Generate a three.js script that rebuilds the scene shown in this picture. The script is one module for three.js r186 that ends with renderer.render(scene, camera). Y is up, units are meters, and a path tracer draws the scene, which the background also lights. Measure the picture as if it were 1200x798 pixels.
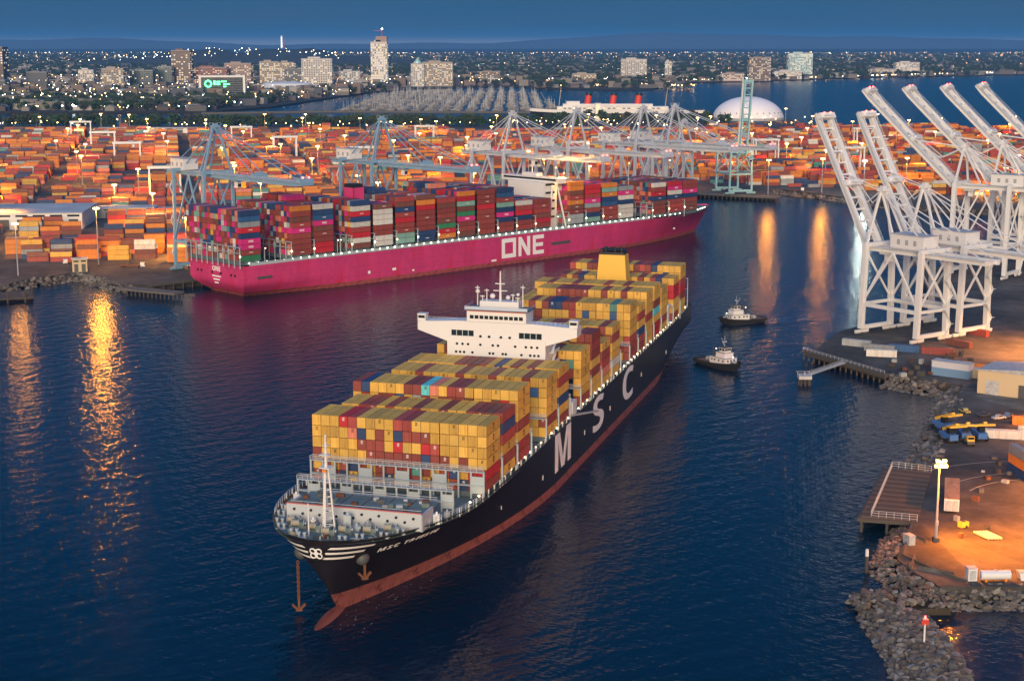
import * as THREE from 'three';
import { mergeGeometries } from 'three/addons/utils/BufferGeometryUtils.js';
import { TextGeometry } from 'three/addons/geometries/TextGeometry.js';
import { FontLoader } from 'three/addons/loaders/FontLoader.js';

// ---------- camera, sky, dusk glow, exposure ----------
const scene = new THREE.Scene();
const camera = new THREE.PerspectiveCamera(24.14, 1024 / 680, 1, 60000);
camera.position.set(0, 132, 0);
camera.rotation.x = THREE.MathUtils.degToRad(-10.712);
const renderer = new THREE.WebGLRenderer({ antialias: true });
renderer.setSize(1024, 680);
renderer.toneMapping = THREE.LinearToneMapping;
renderer.toneMappingExposure = 2.0;
renderer.shadowMap.enabled = true;
const EXPO = 2.0;

const glowDir = new THREE.Vector3(-0.1, 0.25, 0.99).normalize();   // where the sun went down, behind the camera
{
  const W = 2048, H = 1024, d = new Float32Array(W * H * 4);
  const mix = (a, b, t) => a.map((v, i) => v + (b[i] - v) * t);
  const gx = glowDir.x / Math.hypot(glowDir.x, glowDir.z), gz = glowDir.z / Math.hypot(glowDir.x, glowDir.z);
  for (let r = 0; r < H; r++) for (let c = 0; c < W; c++) {
    const el = Math.max(0, ((r + .5) / H - .5) * Math.PI), az = ((c + .5) / W - .5) * 2 * Math.PI;
    const toGlow = (1 + Math.cos(az) * gx + Math.sin(az) * gz) / 2;
    let col = mix([.014, .074, .155], [.005, .096, .250], Math.min(1, el / .22));
    col = mix(col, [.16, .48, 1.18], THREE.MathUtils.smoothstep(el, .55, 1.45));
    const w = Math.pow(toGlow, 2.0) * Math.exp(-el / .75);
    col = mix(col, [.66, .62, .68], Math.min(1, w * 1.0));
    const cl = 1 + .10 * Math.exp(-el * 6) * (Math.sin(az * 9 + el * 160 + 1.3 * Math.sin(az * 23)) + .7 * Math.sin(az * 31 - el * 310) + .5 * Math.sin(az * 5 + el * 520));   // thin cloud bands low in the sky
    col = col.map((v) => v * cl);
    const o = (r * W + c) * 4;
    for (let k = 0; k < 3; k++) d[o + k] = col[k] / EXPO;
    d[o + 3] = 1;
  }
  const sky = new THREE.DataTexture(d, W, H, THREE.RGBAFormat, THREE.FloatType);
  sky.mapping = THREE.EquirectangularReflectionMapping;
  sky.magFilter = THREE.LinearFilter; sky.needsUpdate = true;
  scene.background = sky; scene.environment = sky;
}
const glow = new THREE.DirectionalLight(0xffe2ba, 2.05);
glow.name = 'afterglow';
glow.position.set(-40, 0, -600).addScaledVector(glowDir, 1500);
glow.target.position.set(-40, 0, -600);
glow.shadow.radius = 55; glow.castShadow = true;
glow.shadow.mapSize.set(2048, 2048);
Object.assign(glow.shadow.camera, { left: -700, right: 700, top: 700, bottom: -700, near: 10, far: 4000 });
scene.add(glow, glow.target);

// ---------- helpers ----------
let seed = 7;
function rnd() { seed = (seed + 0x6d2b79f5) | 0; let t = Math.imul(seed ^ (seed >>> 15), 1 | seed); t = (t + Math.imul(t ^ (t >>> 7), 61 | t)) ^ t; return ((t ^ (t >>> 14)) >>> 0) / 4294967296; }
const rr = (a, b) => a + (b - a) * rnd();
const pick = (a) => a[Math.floor(rnd() * a.length)];
const V = (x, y, z) => new THREE.Vector3(x, y, z);
const clamp = (x, a = 0, b = 1) => Math.min(b, Math.max(a, x));
const lerp = (a, b, t) => a + (b - a) * t;
const lin = (r, g, b) => new THREE.Color().setRGB(r, g, b);
const std = (c, rough = .7, metal = 0, extra = {}) => new THREE.MeshStandardMaterial({ color: Array.isArray(c) ? lin(...c) : c, roughness: rough, metalness: metal, ...extra });
const emit = (c, k) => new THREE.MeshStandardMaterial({ color: lin(.2, .2, .2), emissive: lin(...c), emissiveIntensity: k, roughness: .5 });
const used = {};
const numbered = (n) => { const k = used[n] = (used[n] ?? -1) + 1; return k ? n + '_' + String(k).padStart(3, '0') : n; };
function shade(o) { o.castShadow = o.receiveShadow = true; return o; }
function tag(o, label, category, group, kind) {
  if (label) o.userData.label = label;
  if (category) o.userData.category = category;
  if (group) o.userData.group = group;
  if (kind) o.userData.kind = kind;
  return o;
}
function thing(name, label, category, pos = [0, 0, 0], turn = 0, group) {
  const o = new THREE.Group(); o.name = numbered(name); scene.add(o);
  o.position.set(...pos); o.rotation.y = turn;
  return tag(o, label, category, group);
}
function copy(src, label, pos, turn, group) {
  const o = src.clone(); o.name = numbered(src.name.replace(/_\d{3}$/, '')); scene.add(o);
  o.userData = { ...src.userData };
  if (pos) o.position.set(...pos);
  if (turn !== undefined) o.rotation.y = turn;
  return tag(o, label, null, group);
}
function structure(name, geom, mat) { const m = shade(new THREE.Mesh(geom, mat)); m.name = name; m.userData.kind = 'structure'; scene.add(m); return m; }
const flat = (g) => { const n = g.index ? g.toNonIndexed() : g; if (!n.attributes.uv) n.setAttribute('uv', new THREE.BufferAttribute(new Float32Array(n.attributes.position.count * 2), 2)); for (const k of Object.keys(n.attributes)) if (!['position', 'normal', 'uv'].includes(k)) n.deleteAttribute(k); return n; };
const tmpM = new THREE.Matrix4(), tmpQ = new THREE.Quaternion(), UPV = V(0, 1, 0);
class MB {
  constructor() { this.list = []; }
  add(g, m) { g = flat(g); if (m) g.applyMatrix4(m); this.list.push(g); return this; }
  box(x, y, z, w, h, d, ry = 0) { return this.add(new THREE.BoxGeometry(w, h, d), new THREE.Matrix4().makeRotationY(ry).setPosition(x, y, z)); }
  beam(a, b, w, h = w) {
    const A = V(...a), B = V(...b), dir = B.clone().sub(A), L = dir.length(); dir.normalize();
    let side = Math.abs(dir.y) > .98 ? V(1, 0, 0) : V(0, 1, 0).cross(dir).normalize();
    const up = dir.clone().cross(side).normalize(); side = up.clone().cross(dir).normalize();
    return this.add(new THREE.BoxGeometry(w, h, L), new THREE.Matrix4().makeBasis(side, up, dir).setPosition(A.add(B).multiplyScalar(.5)));
  }
  rod(a, b, r, r2 = r, n = 6) {
    const A = V(...a), B = V(...b), dir = B.clone().sub(A), L = dir.length();
    tmpQ.setFromUnitVectors(UPV, dir.normalize());
    return this.add(new THREE.CylinderGeometry(r2, r, L, n), new THREE.Matrix4().makeRotationFromQuaternion(tmpQ).setPosition(A.add(B).multiplyScalar(.5)));
  }
  ball(x, y, z, r, n = 8, sy = 1) { return this.add(new THREE.SphereGeometry(r, n, Math.max(4, n >> 1)), new THREE.Matrix4().makeScale(1, sy, 1).setPosition(x, y, z)); }
  // outline [[x,y]...] in the x-y plane, extruded along z by depth, centred at z
  slab(pts, z, depth, m) { const g = new THREE.ExtrudeGeometry(new THREE.Shape(pts.map((p) => new THREE.Vector2(...p))), { depth, bevelEnabled: false }); g.translate(0, 0, z - depth / 2); return this.add(g, m); }
  geom() { const g = mergeGeometries(this.list); this.list = []; return g; }
  build(name, mat, parent) { return part(name, this.geom(), mat, parent); }
}
function part(name, geom, mat, parent) { const m = shade(new THREE.Mesh(geom, mat)); m.name = name; parent.add(m); return m; }
const mb = () => new MB();
function instances(name, geom, mat, list, parent, label, category) {   // list of [matrix, color]
  const im = shade(new THREE.InstancedMesh(geom, mat, list.length));
  im.name = parent ? name : numbered(name); im.userData.kind = 'stuff';
  list.forEach(([m, c], i) => { im.setMatrixAt(i, m); if (c) im.setColorAt(i, c); });
  tag(im, label, category); (parent ?? scene).add(im); return im;
}
const trs = (x, y, z, ry = 0, sx = 1, sy = sx, sz = sx, rx = 0, rz = 0) => new THREE.Matrix4().compose(V(x, y, z), new THREE.Quaternion().setFromEuler(new THREE.Euler(rx, ry, rz, 'YXZ')), V(sx, sy, sz));
const ordinal = (n) => ['first', 'second', 'third', 'fourth', 'fifth', 'sixth', 'seventh', 'eighth', 'ninth', 'tenth', 'eleventh', 'twelfth', 'thirteenth', 'fourteenth', 'fifteenth', 'sixteenth', 'seventeenth', 'eighteenth', 'nineteenth', 'twentieth'][n - 1];
const fontBold = await new FontLoader().loadAsync('fonts/droid/droid_sans_bold.typeface.json');
function textGeom(s, size, depth = .06) { const g = new TextGeometry(s, { font: fontBold, size, depth, curveSegments: 5, bevelEnabled: false }); g.computeBoundingBox(); return g; }

// ---------- textures: tiling noise ----------
function noiseField(N, cells, sd) {   // tiling value noise, octaves by cells
  const out = new Float32Array(N * N), sv = seed; seed = sd;
  cells.forEach(([c, amp]) => {
    const gdt = new Float32Array(c * c).map(() => rnd());
    for (let y = 0; y < N; y++) { const fy = y / N * c, y0 = Math.floor(fy), ty = fy - y0, sy = ty * ty * (3 - 2 * ty), r0 = (y0 % c) * c, r1 = ((y0 + 1) % c) * c;
      for (let x = 0; x < N; x++) { const fx = x / N * c, x0 = Math.floor(fx), tx = fx - x0, sx = tx * tx * (3 - 2 * tx), x1 = (x0 + 1) % c;
        out[y * N + x] += amp * lerp(lerp(gdt[r0 + x0], gdt[r0 + x1], sx), lerp(gdt[r1 + x0], gdt[r1 + x1], sx), sy); } }
  });
  seed = sv; return out;
}
function grayTex(N, f, fn, metres, srgb = true) {
  const d = new Uint8Array(N * N * 4);
  for (let i = 0; i < N * N; i++) { const c = fn(f[i], i); for (let k = 0; k < 3; k++) d[i * 4 + k] = clamp(Array.isArray(c) ? c[k] : c) * 255; d[i * 4 + 3] = 255; }
  const t = new THREE.DataTexture(d, N, N); t.wrapS = t.wrapT = THREE.RepeatWrapping; t.magFilter = THREE.LinearFilter; t.repeat.set(1 / metres, 1 / metres);
  if (srgb) t.colorSpace = THREE.SRGBColorSpace; t.needsUpdate = true; return t;
}
const nA = noiseField(512, [[4, .35], [9, .25], [23, .2], [61, .12], [150, .08]], 11);
const texGround = grayTex(512, nA, (v) => .62 + (v - .5) * .9, 90);
const texFine = grayTex(512, noiseField(512, [[8, .3], [32, .3], [128, .4]], 5), (v) => .84 + (v - .5) * .36, 12);
// streaky wear for ship bottoms and steel: noise stretched down the plate
const nS = noiseField(512, [[6, .4], [17, .3], [60, .3]], 21), nL = noiseField(512, [[3, .5], [40, .5]], 31);
const texWear = grayTex(512, nS, (v, i) => { const x = i % 512, y = (i / 512) | 0; const st = nL[((y >> 4) & 511) * 512 + x]; const k = clamp((v * .6 + st * .5 - .5) * 5 + .5); return [lerp(.50, 1.0, k), lerp(.34, .92, k), lerp(.28, .94, k)]; }, 14);
const texPlate = grayTex(1024, noiseField(1024, [[6, .4], [17, .3], [60, .3]], 41), (v, i) => { const x = i % 1024, y = (i / 1024) | 0, st = nL[((y >> 6) & 511) * 512 + (x >> 1)]; const seam = x % 256 < 3 || y % 128 < 3 ? .78 : 1, k = clamp((st * .7 + v * .5 - .78) * 5); const b = (.92 + (v - .5) * .2) * seam; return [lerp(b, b * .95, k), lerp(b, b * .72, k), lerp(b, b * .6, k)]; }, 40);
const texBox = grayTex(512, noiseField(512, [[5, .35], [24, .3], [90, .35]], 61), (v, i) => { const x = i % 512, y = (i / 512) | 0, st = nL[((y >> 5) & 511) * 512 + x], k = clamp((st * .75 + v * .5 - .80) * 4), b = .95 + (v - .5) * .2; return [lerp(b, b * .82, k), lerp(b, b * .72, k), lerp(b, b * .66, k)]; }, 7);
const boxTexes = [0, .37, .61, .83].map((o) => { const t = texBox.clone(); t.offset.set(o, o * 1.7 % 1); t.needsUpdate = true; return t; });
// ---------- materials ----------
const M = {
  asphalt: std([.15, .14, .13], .9, 0, { map: texGround }), concrete: std([.26, .25, .23], .9, 0, { map: texGround }), dirt: std([.13, .105, .08], .95, 0, { map: texGround }),
  quay: std([.15, .14, .13], .9, 0, { map: texFine }), timber: std([.09, .07, .055], .9, 0, { map: texFine }),
  white: std([.64, .64, .66], .5), whiteSteel: std([.68, .69, .71], .45, .1), blueSteel: std([.19, .34, .50], .45, .1), grey: std([.30, .32, .34], .6), darkGrey: std([.07, .075, .08], .6),
  deckGreen: std([.17, .235, .225], .75, 0, { map: texFine }), deckBlue: std([.09, .125, .15], .7), lash: std([.36, .42, .46], .55), black: std([.012, .012, .014], .5),
  hullBlack: std([.017, .015, .021], .42, 0, { map: texPlate }), bootRed: std([.235, .088, .074], .7, 0, { map: texWear }), bootPink: std([.30, .075, .07], .7, 0, { map: texWear }),
  magenta: std([.62, .05, .19], .42, 0, { map: texPlate }), letter: std([.80, .79, .80], .55), yellow: std([.74, .44, .055], .5), orange: std([.72, .22, .025], .55), red: std([.52, .035, .02], .5),
  glassDark: std([.015, .025, .03], .12), rust: std([.20, .075, .035], .85, 0, { map: texFine }), rubber: std([.012, .012, .012], .85),
  roofPale: std([.55, .57, .60], .7, 0, { map: texFine }), beige: std([.52, .42, .27], .75), rail: std([.55, .58, .60], .5),
  lampWarm: emit([1, .74, .38], 7), lampOrange: emit([1, .55, .17], 12), lampFlood: emit([1, .55, .17], 3), lampWhite: emit([.95, 1, .9], 14), lampRed: emit([1, .05, .03], 10), lampGreen: emit([.85, 1, .72], 7),
};
// ---------- water ----------
{
  const N = 1024, T = 150, h = new Float32Array(N * N), sv = seed; seed = 99;
  let tot = 0; const waves = [];
  for (let i = 0; i < 90; i++) {
    const L = .7 * Math.pow(16, Math.pow(rnd(), 1.25)), k = T / L, a = rr(-1.5, 1.5) + 1.2;
    const kx = Math.round(k * Math.cos(a)), ky = Math.round(k * Math.sin(a)); if (!kx && !ky) continue;
    const amp = Math.pow(T / Math.hypot(kx, ky), .8); waves.push([kx, ky, amp, rr(0, 6.28)]); tot += amp * amp;
  }
  for (const [kx, ky, amp, ph] of waves) for (let y = 0; y < N; y++) {
    let c0 = Math.cos(ph + 6.2831853 * ky * y / N), s0 = Math.sin(ph + 6.2831853 * ky * y / N); const cd = Math.cos(6.2831853 * kx / N), sd = Math.sin(6.2831853 * kx / N);
    for (let x = 0, o = y * N; x < N; x++, o++) { h[o] += amp * s0; const c = c0 * cd - s0 * sd; s0 = s0 * cd + c0 * sd; c0 = c; }
  }
  const s = 3.2 * Math.sqrt(tot / 2), d = new Float32Array(N * N * 4);
  for (let i = 0; i < N * N; i++) { const v = clamp(.5 + .5 * h[i] / s); d[i * 4] = d[i * 4 + 1] = d[i * 4 + 2] = v; d[i * 4 + 3] = 1; }
  seed = sv;
  const t = new THREE.DataTexture(d, N, N, THREE.RGBAFormat, THREE.FloatType); t.wrapS = t.wrapT = THREE.RepeatWrapping; t.magFilter = THREE.LinearFilter; t.repeat.set(1 / T, 1 / T); t.needsUpdate = true;
  const mat = new THREE.MeshPhysicalMaterial({ color: lin(.0008, .013, .031), roughness: .19, ior: 1.33, bumpMap: t, bumpScale: .25 });
  const g = new THREE.PlaneGeometry(16000, 9500); g.rotateX(-Math.PI / 2); g.translate(0, 0, -4000);
  const p = g.attributes.position, uv = g.attributes.uv; for (let i = 0; i < p.count; i++) uv.setXY(i, p.getX(i), p.getZ(i));
  structure('water', g, mat);
}
// ---------- land ----------
function land(name, pts, y0, y1, mat, holes) {
  const sh = new THREE.Shape(pts.map(([x, z]) => new THREE.Vector2(x, -z)));
  const g = new THREE.ExtrudeGeometry(sh, { depth: y1 - y0, bevelEnabled: false }); g.rotateX(-Math.PI / 2); g.translate(0, y0, 0);
  return structure(name, g, mat);
}
const OU = [.716, -.698], OM = [.698, .716];              // along the berth, and from the berth towards the channel
const berth = (a, q) => [a * OU[0] + q * OM[0], -945 + a * OU[1] + q * OM[1]];
const quayEdge = -57;
land('terminal_ground', [[-2600, -700], [-290, -815], [-270, -832], [-264, -856], [-247, -879], [-238, -879], [-210, -842], [-203, -838], berth(-212, quayEdge), berth(235, quayEdge), [152, -1352], [161, -1362], [219, -1322], [228, -1397], [280, -1306], [309, -1251], [420, -1190], [700, -1130], [1500, -1000], [1700, -2320], [500, -2360], [460, -2480], [450, -2680], [330, -2700], [315, -2600], [40, -2600], [-30, -2440], [-1200, -2400], [-2600, -2350]], -8, 4, M.asphalt);
land('pier_ground', [[127, -655], [148, -608], [169, -586], [158.5, -552.5], [147, -521], [134.6, -487], [127, -467], [112, -422], [105, -407], [96.7, -382], [98.8, -371], [102, -361.5], [140, -361.5], [460, -361.5], [460, -1110], [332, -992], [230, -888], [212, -800], [185, -735], [147, -700]], -8, 4, M.asphalt);
land('far_shore', [[-9000, -2880], [-560, -2900], [-470, -3150], [-420, -3550], [-345, -4050], [-230, -4350], [-40, -4500], [110, -4330], [250, -4180], [370, -4250], [430, -4600], [516, -4881], [900, -5250], [1250, -5600], [1919, -6050], [3500, -7000], [12000, -9000], [16000, -26000], [-16000, -26000]], -3, 3, std([.045, .045, .04], .95, 0, { map: texGround }));
// hills far inland
{
  const ridge = (name, z, x0, x1, hf, col, depth) => {
    const n = 90, pos = [], idx = [];
    for (let i = 0; i <= n; i++) { const x = lerp(x0, x1, i / n), h = hf(i / n, x); pos.push(x, 0, z + depth, x, h * .62, z + depth * .45, x, h, z, x, 0, z - depth); }
    for (let i = 0; i < n; i++) for (let j = 0; j < 3; j++) { const a = i * 4 + j, b = a + 4; idx.push(a, b, a + 1, b, b + 1, a + 1); }
    const g = new THREE.BufferGeometry(); g.setAttribute('position', new THREE.Float32BufferAttribute(pos, 3)); g.setIndex(idx); g.computeVertexNormals();
    structure(name, g, std(col, .95));
  };
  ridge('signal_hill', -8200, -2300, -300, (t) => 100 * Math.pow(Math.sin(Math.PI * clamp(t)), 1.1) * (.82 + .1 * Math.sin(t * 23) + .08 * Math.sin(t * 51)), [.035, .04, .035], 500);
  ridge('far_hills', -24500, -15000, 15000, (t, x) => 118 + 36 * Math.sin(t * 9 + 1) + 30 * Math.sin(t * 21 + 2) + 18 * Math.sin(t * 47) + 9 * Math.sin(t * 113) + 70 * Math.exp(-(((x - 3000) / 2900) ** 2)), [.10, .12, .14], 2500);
}
// ---------- ships ----------
// Ship frame: s metres aft of the bow tip, t across, h above water. Local axes: x = t, y = h, z = -s.
function hullShape(P) {
  const hd = (s) => P.deck + P.sheer * Math.pow(clamp(1 - s / P.sheerLen), 1.4);
  const s0 = (h) => P.rake * Math.pow(clamp(1 - h / (P.deck + P.sheer)), 1.25);
  const s1 = (h) => P.L - P.overhang * Math.pow(clamp(1 - h / P.sternH), 1.3);
  const half = (s, h) => {
    const d = Math.max(0, s - s0(h)), k = clamp(h / hd(s));
    const deck = P.B * Math.pow(Math.sin(Math.PI / 2 * clamp(d / P.fullDeck)), P.pow), wl = P.B * (1 - Math.pow(1 - clamp(d / P.fullWater), P.wpow ?? 2));
    const e = clamp((s1(h) - s) / P.run), tail = lerp(lerp(P.tailLow, 1, Math.sin(e * Math.PI / 2)), lerp(P.tailTop, 1, Math.sin(e * Math.PI / 2)), Math.pow(clamp(h / P.sternH), .7));
    return lerp(wl, deck, Math.pow(k, P.flare)) * tail;
  };
  const at = (s, h, sign, off = 0) => {
    const e = .4, w = half(s, h), n = V(1, (half(s, h - e) - half(s, h + e)) / (2 * e), (half(s + e, h) - half(s - e, h)) / (2 * e)).normalize();
    return { p: V(sign * (w + n.x * off), h + n.y * off, -s + n.z * off), n: V(sign * n.x, n.y, n.z) };
  };
  return { hd, s0, s1, half, at, P };
}
function hullGeom(S, lo, hi, nj, close) {   // both sides and the transom between two height functions of s
  const ni = 110, P = S.P, pos = [], uv = [], idx = [];
  const put = (sign) => {
    const base = pos.length / 3;
    for (let i = 0; i <= ni; i++) { const a = Math.pow(i / ni, 1.7), sa = a * P.L;
      for (let j = 0; j <= nj; j++) { const h = lerp(lo(sa), hi(sa), j / nj), s = lerp(S.s0(h), S.s1(h), a); pos.push(sign * S.half(s, h), h, -s); uv.push(s, h); } }
    for (let i = 0; i < ni; i++) for (let j = 0; j < nj; j++) { const a = base + i * (nj + 1) + j, b = a + nj + 1; sign > 0 ? idx.push(a, b, a + 1, b, b + 1, a + 1) : idx.push(a, a + 1, b, b, a + 1, b + 1); }
  };
  put(1); put(-1);
  const base = pos.length / 3;   // transom
  for (let j = 0; j <= nj; j++) { const h = lerp(lo(P.L), hi(P.L), j / nj), s = S.s1(h), w = S.half(s, h); for (let k = 0; k <= 6; k++) { const x = lerp(-w, w, k / 6); pos.push(x, h, -s); uv.push(x, h); } }
  for (let j = 0; j < nj; j++) for (let k = 0; k < 6; k++) { const a = base + j * 7 + k; idx.push(a, a + 7, a + 1, a + 1, a + 7, a + 8); }
  const g = new THREE.BufferGeometry(); g.setAttribute('position', new THREE.Float32BufferAttribute(pos, 3)); g.setAttribute('uv', new THREE.Float32BufferAttribute(uv, 2)); g.setIndex(idx); g.computeVertexNormals(); return g;
}
function deckGeom(S, drop, from, to, inset = .15) {
  const n = 60, pos = [], uv = [], idx = [];
  for (let i = 0; i <= n; i++) { const s = lerp(from, to, Math.pow(i / n, 1.3)), h = S.hd(s) - drop, w = Math.max(.02, S.half(Math.max(s, .05), S.hd(s)) - inset); pos.push(-w, h, -s, w, h, -s); uv.push(-w, s, w, s); }
  for (let i = 0; i < n; i++) { const a = i * 2; idx.push(a, a + 1, a + 2, a + 1, a + 3, a + 2); }
  const g = new THREE.BufferGeometry(); g.setAttribute('position', new THREE.Float32BufferAttribute(pos, 3)); g.setAttribute('uv', new THREE.Float32BufferAttribute(uv, 2)); g.setIndex(idx); g.computeVertexNormals(); return g;
}
function strip(S, sign, s0, s1, h0, h1, off = .08, n = 16) {   // painted band on the plating between two heights
  const pos = [], idx = [];
  for (let i = 0; i <= n; i++) { const s = lerp(s0, s1, i / n); for (const hf of [h0, h1]) { const h = typeof hf === 'function' ? hf(s) : hf, q = S.at(Math.max(s, S.s0(h) + .02), h, sign, off).p; pos.push(q.x, q.y, q.z); } }
  for (let i = 0; i < n; i++) { const a = i * 2; sign > 0 ? idx.push(a, a + 2, a + 1, a + 2, a + 3, a + 1) : idx.push(a, a + 1, a + 2, a + 2, a + 1, a + 3); }
  const g = new THREE.BufferGeometry(); g.setAttribute('position', new THREE.Float32BufferAttribute(pos, 3)); g.setIndex(idx); g.computeVertexNormals(); return g;
}
function hullText(S, sign, str, s, h, size, parent, name, gap = 1, stretch = 1) {   // letters laid on the plating; s of the first letter's aft or fore edge, reading left to right seen from outside
  let cur = s; const dir = sign > 0 ? 1 : -1;   // port side seen with bow at left: text runs aft
  for (const ch of str) {
    if (ch === ' ') { cur += dir * size * .6; continue; }
    const g = textGeom(ch, size); g.scale(stretch, 1, 1); g.computeBoundingBox(); const w = g.boundingBox.max.x - g.boundingBox.min.x; g.translate(-g.boundingBox.min.x, 0, 0);
    const mid = cur + dir * w / 2, q = S.at(mid, h + size / 2, sign, .62), tx = V(S.half(mid + .5, h) - S.half(mid - .5, h), 0, -1).normalize();
    const x = V(tx.x * sign * dir, 0, tx.z * dir), n = q.n.clone(), y = n.clone().cross(x).normalize(), z = x.clone().cross(y).normalize();
    g.translate(-w / 2, -size / 2, 0); g.applyMatrix4(new THREE.Matrix4().makeBasis(x, y, z).setPosition(q.p));
    part(name, flat(g), M.letter, parent); cur += dir * (w + size * .16 * gap);
  }
}
// ----- shipping containers -----
const CW = 2.36, CL = 12.19;
function containerGeom(H, n = 17) {
  const m = mb(), w = CW / 2, l = CL / 2;
  // corrugated long sides
  for (const sx of [-1, 1]) {
    const pos = [], idx = [], z0 = -l + .16, st = (CL - .32) / n;
    for (let i = 0; i < n; i++) for (const [dz, dx] of [[0, 0], [.32, .0], [.5, .045], [.82, .045]]) { const x = sx * (w - .015 - dx), z = z0 + (i + dz) * st; pos.push(x, .12, z, x, H - .1, z); }
    pos.push(sx * (w - .015), .12, l - .16, sx * (w - .015), H - .1, l - .16);
    for (let i = 0; i < pos.length / 6 - 1; i++) { const a = i * 2; sx > 0 ? idx.push(a, a + 1, a + 2, a + 1, a + 3, a + 2) : idx.push(a, a + 2, a + 1, a + 1, a + 2, a + 3); }
    const g = new THREE.BufferGeometry(); g.setAttribute('position', new THREE.Float32BufferAttribute(pos, 3)); g.setIndex(idx); const f = g.toNonIndexed(); f.computeVertexNormals(); m.add(f);
  }
  for (const sx of [-1, 1]) { m.box(sx * (w - .06), .06, 0, .12, .14, CL); m.box(sx * (w - .05), H - .05, 0, .1, .1, CL); for (const sz of [-1, 1]) m.box(sx * (w - .08), H / 2, sz * (l - .08), .16, H + .006, .165); }
  for (const sz of [-1, 1]) {
    m.box(0, .07, sz * (l - .06), CW - .3, .15, .12); m.box(0, H - .06, sz * (l - .06), CW - .3, .12, .12); m.box(0, H / 2, sz * (l - .12), CW - .3, H - .26, .06);
    for (const x of [-.75, -.3, .3, .75]) m.box(x, H / 2, sz * (l - .06), .09, H - .3, .09);     // lock rods
  }
  m.box(0, H - .065, 0, CW - .2, .03, CL - .24); m.box(0, .12, 0, CW - .2, .06, CL - .24);
  return m.geom();
}
function plainContainer(H) { const m = mb(), w = CW / 2, l = CL / 2; m.box(0, H / 2, 0, CW - .06, H - .06, CL - .12); for (const sx of [-1, 1]) { for (const sz of [-1, 1]) m.box(sx * (w - .07), H / 2, sz * (l - .07), .14, H, .14); m.box(sx * (w - .05), H - .05, 0, .1, .098, CL - .29); } for (let i = 0; i < 7; i++) m.box(0, H / 2, -l + .9 + i * 1.72, CW - .01, H - .28, .55); return m.geom(); }
const faceUV = (g) => { const p = g.attributes.position, n = g.attributes.normal, u = g.attributes.uv; for (let i = 0; i < p.count; i++) { const ax = Math.abs(n.getX(i)), ay = Math.abs(n.getY(i)); ay > .7 ? u.setXY(i, p.getZ(i) + 3, p.getX(i)) : ax > .6 ? u.setXY(i, p.getZ(i), p.getY(i)) : u.setXY(i, p.getX(i) + 9, p.getY(i)); } return g; };
const boxGeom = faceUV(containerGeom(2.76)), boxFar = faceUV(plainContainer(2.76));
const COL = { Y: [.64, .39, .07], y: [.58, .365, .08], O: [.68, .42, .085], R: [.27, .055, .042], r: [.36, .06, .05], B: [.022, .055, .16], b: [.03, .10, .26], C: [.10, .50, .56], S: [.58, .19, .13], T: [.08, .27, .26], W: [.62, .62, .6], G: [.30, .34, .38], g: [.04, .22, .10], P: [.62, .03, .22], X: [.62, .21, .03], N: [.18, .065, .045], D: [.48, .02, .03], L: [.22, .42, .38] };
const COLNAME = { Y: 'mustard yellow', y: 'dull mustard yellow', O: 'bright mustard yellow', R: 'dark red', r: 'brick red', B: 'navy blue', b: 'mid blue', C: 'cyan', S: 'salmon red', T: 'teal', W: 'white', G: 'grey', g: 'green', P: 'magenta', X: 'orange', N: 'brown', D: 'bright red', L: 'pale green' };
const boxMats = {}; for (const k in COL) boxMats[k] = [.86, .98, 1.08, 1.18].map((f, i) => std(COL[k].map((c) => c * f), .6, 0, { map: boxTexes[i] })); const boxMat = new Proxy(boxMats, { get: (o, k) => pick(o[k]) });
const boxWhite = std([1.06, 1.06, 1.06], .6, 0, { map: boxTexes[1] }), boxColor = {}; for (const k in COL) boxColor[k] = lin(...COL[k]);
const vary = (k) => { const f = rr(.82, 1.12), c = boxColor[k].clone(); return c.multiplyScalar(f); };

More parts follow.
